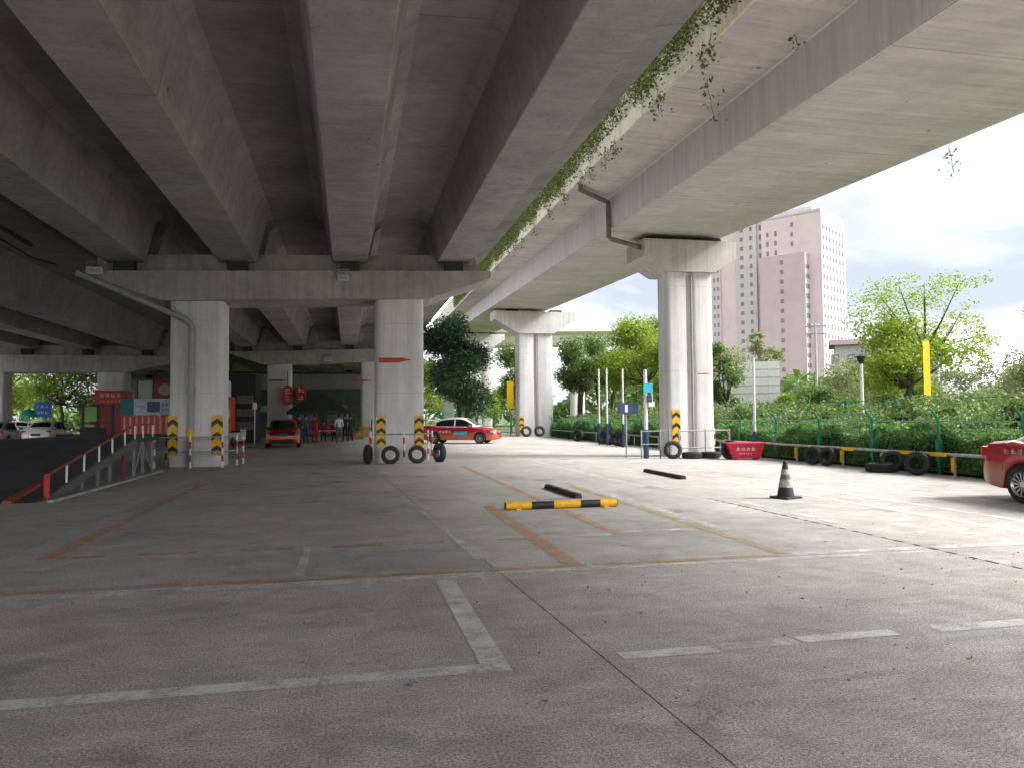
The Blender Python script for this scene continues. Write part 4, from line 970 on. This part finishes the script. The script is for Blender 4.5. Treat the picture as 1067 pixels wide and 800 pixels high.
sedan('pale car farther along the sunny street at the left', (-31.5, 66, 0), R(190), C_WHT, C_WHT, C_WHT, .3)

# ------------------------------------------------------------------ ramp at the left
t = thing('vehicle_ramp', 'black raised vehicle ramp with a red handrail at the left', 'ramp', (-5.6, 15.6, 0)); off = t.location
MB().prism([(15.55, .0), (22.3, 1.0), (22.3, .88), (16.2, -.0)], 'X', -19, -5.62).build('sloping_deck', M_ASPH, t, off=off)
MB().box(-8.8, -5.62, 22.305, 30, .88, 1.0).build('platform_deck', M_ASPH, t, off=off); MB().box(-19, -8.805, 22.305, 23.4, .88, 1.0).build('platform_deck', M_ASPH, t, off=off)
M_RSTY = plain('worn_red_steel', (.33, .055, .04), .6, vary=.5, scale=5)
MB().prism([(15.5, .003), (17.3, .262), (17.3, .31), (15.5, .05)], 'X', -6.1, -5.95).build('red_edge_strip', M_RSTY, t, off=off)
MB().prism([(15.7, -.0), (22.3, .99), (22.3, .80), (16.9, -.0)], 'X', -5.615, -5.56).build('edge_plate', plain('dull_steel_plate', (.12, .125, .12), .5, .3, vary=.3), t, off=off)
zr = lambda y: min(1.0, .148*(y-15.55))
hr = MB(); hr.tube([(-5.58, 16.1, .05), (-5.58, 16.1, .46), (-5.58, 18, .74), (-5.58, 22.2, 1.36), (-5.58, 24.2, 1.36)], .028, 8); hr.build('handrail', M_RSTY, t, off=off)
MB().tube([(-5.58, 16.1, 0), (-5.58, 16.1, .48)], .055, 8).build('end_post', M_RED, t, off=off)
for y in (17.15, 18.2, 19.2, 20.2, 21.25, 22.2, 23.0, 24.1):
    dx = random.uniform(-.015, .015)
    MB().tube([(-5.58, y+dx*4, zr(y)), (-5.58, y, zr(y)+.37)], .024, 6).build('baluster', M_WHITE, t, off=off)
for y in (18.2, 19.3, 20.2, 21.3, 22.3, 23.2, 24.3):
    MB().box(-5.66, -5.6, y-.03, y+.03, 0, max(.1, zr(y)-.13)).build('support_post', M_RSTY if y > 21 and y < 22 else M_STEELP, t, off=off)
for a, b in (((22.35, .05), (23.1, .85)), ((23.1, .85), (24.2, .05))): MB().tube([(-5.63, a[0], a[1]), (-5.63, b[0], b[1])], .025, 5).build('brace', M_STEELP, t, off=off)
for y in (17.5, 19, 20.5, 22, 24, 26, 28): MB().box(-8.1, -8.0, y-.05, y+.05, 0, max(.05, zr(y)-.15)).build('support_post', M_STEELP, t, off=off)
kb = MB(); kb.prism([(-5.36, 15.5), (-5.24, 15.5), (-5.18, 23.6), (-5.3, 23.6)], 'Z', .004, .045); tag(kb.build('kerb', plain('pale_kerb', (.42, .42, .40), .85, vary=.5, scale=6)), kind='structure')

# ------------------------------------------------------------------ kiosk with striped skirt, posters, red wrapped column
t = thing('kiosk', 'small kiosk with red striped skirt and blue and white sign on the ramp platform', 'kiosk', (-6.7, 28.2, 1.0)); off = Vector((0, 0, 0))
k0, k1 = -.85, .85
MB().box(k0, k1, 0, .9, 0, .62).build('counter', M_RED, t)
for k in range(9): MB().box(k0+.1+k*.19, k0+.15+k*.19, -.014, -.001, .01, .6).build('white_stripe', plain('pink_white_stripe', (.6, .42, .4), .5), t)
MB().box(k0, k0+.42, -.05, .0, .64, 1.2).build('teal_panel', M_TEAL, t); MB().box(k0+.425, k1, -.05, 0, .64, 1.2).build('sign_board', plain('pale_sign_board', (.45, .50, .55), .5, vary=.2), t)
MB().box(k0+.85, k0+1.25, -.056, -.0505, .74, 1.1).build('blue_print', M_NAVY, t)
glyphs(k0+1.3, .95, 3, .09, -.053, 31, M_BLK, t); glyphs(k0+1.3, .78, 3, .09, -.053, 32, M_BLK, t); glyphs(k0+.5, .9, 3, .07, -.053, 33, M_BLUE, t)
t2 = thing('poster_board', 'two framed posters standing above the kiosk sign', 'poster', (-6.55, 28.6, 2.2))
MB().box(-.55, -.1, 0, .03, .02, .62).build('white_poster', plain('pale_poster', (.4, .4, .38), .6, vary=.35, scale=14), t2); MB().box(-.05, .72, 0, .03, .02, .62).build('red_poster', plain('red_poster', (.25, .035, .03), .6, vary=.6, scale=7), t2)
MB().lathe([(0, -.008), (.2, -.008), (.2, 0)], 20, 'Y', (.3, 0, .32)).build('round_picture', plain('tan_poster_picture', (.38, .30, .2), .6, vary=.4), t2)
MB().box(-.6, .76, .031, .06, -.02, .66).build('backing', M_BLK, t2)
for x in (-.55, .7): MB().tube([(x, .07, -1.2), (x, .07, .6)], .02, 5).build('stake', M_BLK, t2)
t = thing('column_wrap', 'red advertising wrap with white and yellow writing round the left column', 'advert wrap', (-14.85, 53.2, 0))
MB().box(-.9, .9, -.02, 1.6, .2, 3.3).build('board', plain('dull_red_board', (.23, .018, .02), .5, vary=.3, scale=1.5), t)
MB().box(-.91, .91, -.03, 1.61, 2.55, 3.35).build('bright_band', M_RED, t)
glyphs(-.65, 2.9, 4, .27, -.032, 41, M_WHITE, t); glyphs(-.62, 2.58, 6, .17, -.032, 42, M_YEL, t)
# dark clutter and shop wall at the left, under the deck
t = thing('scrap_barrier', 'low dark clutter of boards along the back of the ramp platform', 'barrier', (-8.2, 36, 0))
for k in range(2):
    x = -4+k*.95; MB().box(x, x+.9, -.1+random.random()*.3, .25+random.random()*.3, 0, 1.1+random.uniform(-.25, .3)).build('board', M_BLK if k % 3 else M_DARK, t)
t = thing('glazed_cabinet', 'black framed cabinet with bright green panes beside the red wrapped column', 'cabinet', (-13.45, 46, 0))
for x in (-.75, .0, .75): MB().box(x-.05, x+.05, -.05, .05, 0, 2.3).build('frame_post', M_BLK, t)
for z in (0, 1.3, 2.22): MB().box(-.7, .7, -.04, .04, z, z+.08).build('frame_rail', M_BLK, t)
MB().box(-.69, -.06, -.01, .01, 1.4, 2.2).build('green_pane', plain('lime_pane', (.2, .45, .06), .3), t)
t = thing('parasol', 'small green round parasol above the parked cars at far left', 'parasol', (-16.9, 46, 0))
MB().tube([(0, 0, 0), (0, 0, 2.1)], .03, 6).build('pole', M_WHITE, t); MB().lathe([(.42, 1.65), (.40, 1.8), (.28, 2.0), (.0, 2.12)], 14).build('canopy', plain('green_canopy', (.02, .36, .22), .6), t)
t = thing('road_sign', 'blue road sign on a post beyond the left viaduct', 'road sign', (-20.4, 58, 0))
MB().tube([(0, 0, 0), (0, 0, 3.2)], .05, 6).build('post', M_GALV, t); MB().box(-.55, .55, -.05, -.02, 1.7, 2.75).build('plate', M_BLUE, t); glyphs(-.42, 2.3, 3, .22, -.051, 51, M_WHITE, t); glyphs(-.42, 1.9, 3, .22, -.051, 52, M_WHITE, t)
t = thing('street_fence', 'pale railing fence along the sunny street at the left', 'fence', (-24, 60, 0))
for x in np.arange(-14, 8, .5): MB().box(x-.02, x+.02, -.02, .02, 0, 1.1).build('picket', M_GALV, t)
for z in (.15, 1.05): MB().box(-14, 8, -.025, .025, z, z+.05).build('rail', M_GALV, t)
st = MB(); st.quad((-90, 60.5, -.03), (-8, 60.5, -.03), (-8, 72, -.03), (-90, 72, -.03)); tag(st.build('street', plain('street_asphalt', (.12, .12, .12), .85, vary=.2, scale=.6)), kind='structure')
# ------------------------------------------------------------------ food court end under the deck: shop wall, kiosk, tent, signs, people
t = thing('shop_front', 'dark green and grey shop front closing the far end under the deck', 'shop', (-3, 64, 0))
MB().box(-6.5, 4.2, 0, .3, 0, 5.2).build('wall', plain('dull_green_wall', (.08, .11, .10), .8, vary=.3, scale=.8), t)
MB().box(-6.5, 4.2, -.3, -.01, 3.8, 5.0).build('fascia', plain('grey_fascia', (.28, .28, .27), .8, vary=.2), t)
for k in range(4): MB().box(-5.6+k*2.3, -4.0+k*2.3, -.06, -.01, .2, 2.5).build('shop_window', M_WIN, t)
for k in range(3): MB().box(-4.9+k*2.6, -3.2+k*2.6, -.08, -.065, 2.0, 2.5).build('pale_sign', plain('pale_green_sign', (.25, .42, .36), .5, vary=.4, scale=6), t)
t = thing('orange_kiosk', 'tall orange kiosk standing in shadow right of the piped column', 'kiosk', (-7.35, 47, 0))
MB().box(-.75, .75, 0, 1.2, 0, 2.75).build('shell', M_ORNG, t); MB().box(-.7, -.05, -.03, -.005, .4, 2.0).build('door', M_RED, t); MB().box(.05, .68, -.02, -.005, .2, 2.6).build('lit_panel', plain('bright_orange_panel', (.85, .2, .06), .5, vary=.2), t)
MB().box(-.72, -.1, -.028, -.006, 2.05, 2.5).build('sign_panel', plain('tan_panel', (.4, .25, .18), .5), t)
t = thing('gas_cylinder', 'white upright cylinder standing on top of the orange kiosk', 'cylinder', (-7.0, 47.4, 2.75))
MB().lathe([(0, 0), (.26, 0), (.27, .05), (.27, .8), (.24, .92), (.1, 1.0), (0, 1.01)], 16).build('body', M_WHITE, t, smooth=True); MB().box(-.1, .1, -.285, -.26, .25, .65).build('label_patch', M_STEELP, t)
t = thing('small_sign', 'white sign board on a post in front of the orange kiosk', 'sign', (-6.55, 44.6, 0)); MB().tube([(0, 0, 0), (0, 0, 1.6)], .03, 6).build('post', M_WHITE, t); MB().box(-.13, .17, -.04, -.01, 1.55, 2.0).build('plate', M_WHITE, t)
t = thing('small_sign', 'round topped white marker post right of the scooter', 'sign', (-5.3, 46.5, 0)); MB().tube([(0, 0, 0), (0, 0, 2.0)], .035, 6).build('post', M_WHITE, t); MB().lathe([(0, 2.0), (.12, 2.05), (.14, 2.2), (.1, 2.4), (0, 2.42)], 10).build('head', M_WHITE, t)
t = thing('storage_shed', 'dark shed in the shade behind the orange kiosk', 'shed', (-9, 49.5, 0)); MB().box(-1.4, 3.4, 0, 3, 0, 4.2).build('wall', plain('shed_dark', (.03, .03, .032), .8, vary=.4), t)
for z in (.8, 1.6, 2.4): MB().box(2.3, 3.3, -.05, -.005, z, z+.5).build('stacked_crate', plain('grey_crate', (.16, .15, .15), .7, vary=.4), t)
# scooter
t = thing('scooter', 'white motor scooter parked in front of the orange kiosk', 'scooter', (-5.95, 44.8, 0), R(70))
for x in (-.6, .6):
    MB().lathe([(.15, -.04), (.2, -.05), (.25, -.03), (.26, 0), (.25, .03), (.2, .05), (.15, .04)], 18, 'Y', (x, 0, .26)).build('wheel', M_RUB, t, smooth=True); MB().lathe([(0, 0), (.16, 0)], 14, 'Y', (x, 0, .26)).build('hub', M_CHROME, t)
MB().prism([(-.75, .5), (-.7, .72), (-.05, .74), (.05, .42), (.35, .4), (.5, .9), (.58, .9), (.52, .32), (.0, .25), (-.5, .3)], 'Y', -.16, .16).build('body', M_WHITE, t)
MB().box(-.72, -.05, -.15, .15, .745, .84, .03).build('saddle', M_BLK, t); MB().tube([(.6, 0, .26), (.5, 0, .95), (.44, 0, 1.08)], .03, 6).build('steering_column', M_BLK, t)
MB().tube([(.4, -.32, 1.1), (.46, 0, 1.06), (.4, .32, 1.1)], .02, 6).build('handlebar', M_BLK, t); MB().lathe([(0, .05), (.08, .04), (.09, -.02)], 10, 'X', (.55, 0, .95)).build('headlight', M_HEADL, t)
# hanging red signs
def lantern(loc, label, seed):
    t = thing('hanging_sign', label, 'sign', loc, 0, 'red hanging signs'); 
    MB().prism(rrect(-.32, .32, -.72, .62, .3, 5), 'Y', -.12, .12).build('lamp_body', plain('sign_red', (.62, .025, .03), .5, vary=.2, scale=5), t)
    glyphs(-.22, .0, 1, .44, -.122, seed, M_WHITE, t); glyphs(-.22, -.5, 1, .42, -.122, seed+4, M_WHITE, t); MB().tube([(0, 0, .6), (0, 0, 1.6)], .02, 5).build('hanger', M_BLK, t)
lantern((-4.08, 54.6, 3.1), 'red hanging sign with white character, left of the pair', 61); lantern((-3.2, 54.6, 3.2), 'red hanging sign with white character, right of the pair', 62)
t = thing('canopy_tent', 'dark green canopy tent over the tables at the far end', 'tent', (-1.9, 52.6, 0))
cv = [(-2.0, -1.3, 1.95), (1.9, -1.3, 1.95), (1.9, 1.4, 2.0), (-2.2, 1.4, 2.0), (-.1, 0, 3.15), (.25, 0, 3.12)]
MB().add(cv+[(p[0], p[1], p[2]-.22) for p in cv[:4]], [(0, 1, 5, 4), (1, 2, 5), (2, 3, 4, 5), (3, 0, 4), (0, 1, 7, 6), (1, 2, 8, 7), (2, 3, 9, 8), (3, 0, 6, 9)]).build('canopy', plain('dark_canvas', (.035, .045, .04), .8, vary=.35, scale=2), t)
for p in ((-1.9, -1.25), (1.85, -1.25), (1.85, 1.35), (-2.1, 1.35)): MB().tube([(p[0], p[1], 0), (p[0], p[1], 2.0)], .03, 6).build('leg', M_GALV, t)
def table(loc, label):
    t = thing('folding_table', label, 'table', loc, 0, 'folding tables'); MB().box(-.6, .6, -.3, .3, .68, .72, .01).build('tabletop', M_WHITE, t)
    for x in (-.52, .52):
        for y in (-.24, .24): MB().tube([(x, y, 0), (x, y, .68)], .018, 6).build('leg', M_GALV, t)
table((-1.25, 49.6, 0), 'white folding table in front of the people in red')
def mat_person(name, bands):
    if name in MATS: return MATS[name]
    m, nt, N, L, b = _new(name); tc = N.new('ShaderNodeTexCoord'); sx = N.new('ShaderNodeSeparateXYZ'); L.new(tc.outputs['Object'], sx.inputs[0])
    dv = N.new('ShaderNodeMath'); dv.operation = 'DIVIDE'; dv.inputs[1].default_value = 2; L.new(sx.outputs['Z'], dv.inputs[0])
    r = N.new('ShaderNodeValToRGB'); r.color_ramp.interpolation = 'CONSTANT'; e = r.color_ramp.elements
    e[0].position = 0; e[0].color = bands[0][1]+(1,); e[1].position = bands[1][0]/2; e[1].color = bands[1][1]+(1,)
    for z, c in bands[2:]: q = e.new(z/2); q.color = c+(1,)
    L.new(dv.outputs[0], r.inputs['Fac']); L.new(r.outputs['Color'], b.inputs['Base Color']); b.inputs['Roughness'].default_value = .8
    return m
SKIN = (.42, .26, .19)
def person(loc, rz, shirt, trousers, label, arm=0., walk=.1, hair=(.012, .01, .01), h=1.66, sit=False):
    t = thing('person', label, 'person', loc, rz, 'people at the far end under the deck')
    s = h/1.7; drop = .38 if sit else 0
    V = []; E_ = []; Rr = []
    def v(p, r): V.append((p[0]*s, p[1]*s, (p[2])*s)); Rr.append(r if isinstance(r, tuple) else (r, r)); return len(V)-1
    def chain(a, ps):
        for p, r in ps: b = v(p, r); E_.append((a, b)); a = b
        return a
    z = -drop
    pel = v((0, 0, .95+z), (.15, .11)); ch = chain(pel, [((0, 0, 1.1+z), (.14, .1)), ((0, .01, 1.28+z), (.16, .115)), ((0, 0, 1.4+z), (.12, .09))])
    neck = chain(ch, [((0, -.01, 1.47+z), .055), ((0, -.02, 1.56+z), (.075, .09)), ((0, -.02, 1.65+z), (.075, .09))])
    for sg in (-1, 1):
        if sit: chain(pel, [((sg*.1, -.05, .9+z), .09), ((sg*.12, -.42, .52), .065), ((sg*.12, -.4, .1), .045), ((sg*.12, -.52, .04), .035)])
        else: chain(pel, [((sg*.1, 0, .88), .095), ((sg*.11, -sg*walk*.4, .5), .062), ((sg*.12, -sg*walk*.2+.05, .1), .042), ((sg*.13, -sg*walk*.2-.12, .035), .035)])
        sh = chain(ch, [((sg*.2, 0, 1.38+z), .062)])
        el = chain(sh, [((sg*.26, .03-arm*.1, 1.1+z), .046), ((sg*(.24-.1*arm), -.08-arm*.2, .88+arm*.2+z), .036), ((sg*(.235-.1*arm), -.11-arm*.25, .8+arm*.24+z), .036)])
    me = bpy.data.meshes.new('body'); me.from_pydata(V, E_, [])
    o = bpy.data.objects.new('body', me); COL.objects.link(o); o.parent = t
    md = o.modifiers.new('skin', 'SKIN'); md.use_smooth_shade = True
    for i, sv_ in enumerate(me.skin_vertices[0].data): sv_.radius = (Rr[i][0]*s, Rr[i][1]*s); sv_.use_root = (i == 0)
    sb = o.modifiers.new('sub', 'SUBSURF'); sb.levels = 1; sb.render_levels = 1
    me.materials.append(mat_person('clothes_%d' % len(MATS), [(0, (.03, .03, .035)), (.08*s, trousers), ((.97+z)*s, shirt), ((1.455+z)*s, SKIN)]))
    hr_ = MB(); hr_.lathe([(.02, 1.78+z), (.07, 1.76+z), (.1, 1.69+z), (.098, 1.61+z), (.085, 1.6+z)], 12, 'Z', (0, .012, 0)); hr_.v = [(a*s, b*s*1.1, c*s) for a, b, c in hr_.v]
    hr_.build('hair', plain('dark_hair', hair, .6), t, smooth=True)
    return t
RD = (.42, .012, .025); DK = (.015, .015, .018); JEAN = (.03, .06, .16)
person((-2.45, 46.6, 0), R(180), (.02, .09, .075), JEAN, 'person in dark green top and blue jeans standing beside the orange car', .1)
person((-2.9, 47.4, 0), R(150), (.2, .015, .025), (.13, .015, .02), 'person in dark red clothes right behind the orange car', .3)
person((-2.02, 48.6, 0), R(170), RD, RD, 'person all in red standing left of the folding table', .2)
person((-1.55, 50.4, 0), R(0), RD, DK, 'person in red sitting behind the folding table, left of two', .8, sit=True); person((-.95, 50.4, 0), R(10), RD, DK, 'person in red sitting behind the folding table, right of two', .8, sit=True)
person((-.55, 47.6, 0), R(200), (.7, .7, .68), (.14, .14, .14), 'person in white shirt and grey trousers walking past the table', .2, .3)
person((-.2, 48.9, 0), R(175), DK, DK, 'person in black clothes right of the white shirted one', .1); person((.12, 49.3, 0), R(190), (.03, .03, .045), (.02, .025, .05), 'person in dark jacket nearest the second column', .3)
t = thing('stool', 'low plastic stool beside the folding table', 'stool', (-2.0, 49.9, 0)); MB().prism(rrect(-.17, .17, -.17, .17, .05), 'Z', .42, .46).build('seat', M_RED, t)
for x in (-.13, .13):
    for y in (-.13, .13): MB().tube([(x, y, 0), (x*.85, y*.85, .42)], .018, 6).build('leg', M_RED, t)
t = thing('potted_plant', 'leafy potted plant at the foot of the second column', 'plant', (.35, 53.9, 0)); MB().lathe([(0, .0), (.2, 0), (.27, .45), (.24, .45), (.2, .4)], 14).build('pot', plain('clay_pot', (.3, .12, .06), .8), t)
tag(leaves(np.array([(random.gauss(0, .25), random.gauss(0, .25), .55+abs(random.gauss(.4, .35))) for _ in range(260)]), .13, 'leaf_mass', LEAF_MID, t), kind='stuff')
t = thing('traffic_cone', 'small orange and white cone beside the second column', 'cone', (1.95, 53.5, 0)); MB().box(-.18, .18, -.18, .18, 0, .04).build('base', M_BLK, t)
for nm, a, b, mm in (('lower_band', .04, .25, M_ORNG), ('white_sleeve', .25, .45, M_WHITE), ('tip', .45, .7, M_ORNG)): MB().lathe([(.14-.15*(a-.04)/.7, a), (.14-.15*(b-.04)/.7, b)]+([(0, .705)] if nm == 'tip' else []), 16).build(nm, mm, t)
t = thing('trestle_board', 'yellow and black panel fence stub at the base of the second column', 'barrier', (.95, 55.0, 0)); MB().box(-.75, .7, 0, .04, .15, .85).build('panel', plain('tan_board', (.4, .25, .08), .7, vary=.4, scale=4), t)
for x in (-.7, .65): MB().box(x-.04, x+.04, -.02, .06, 0, 1.35).build('post', M_BLK, t)
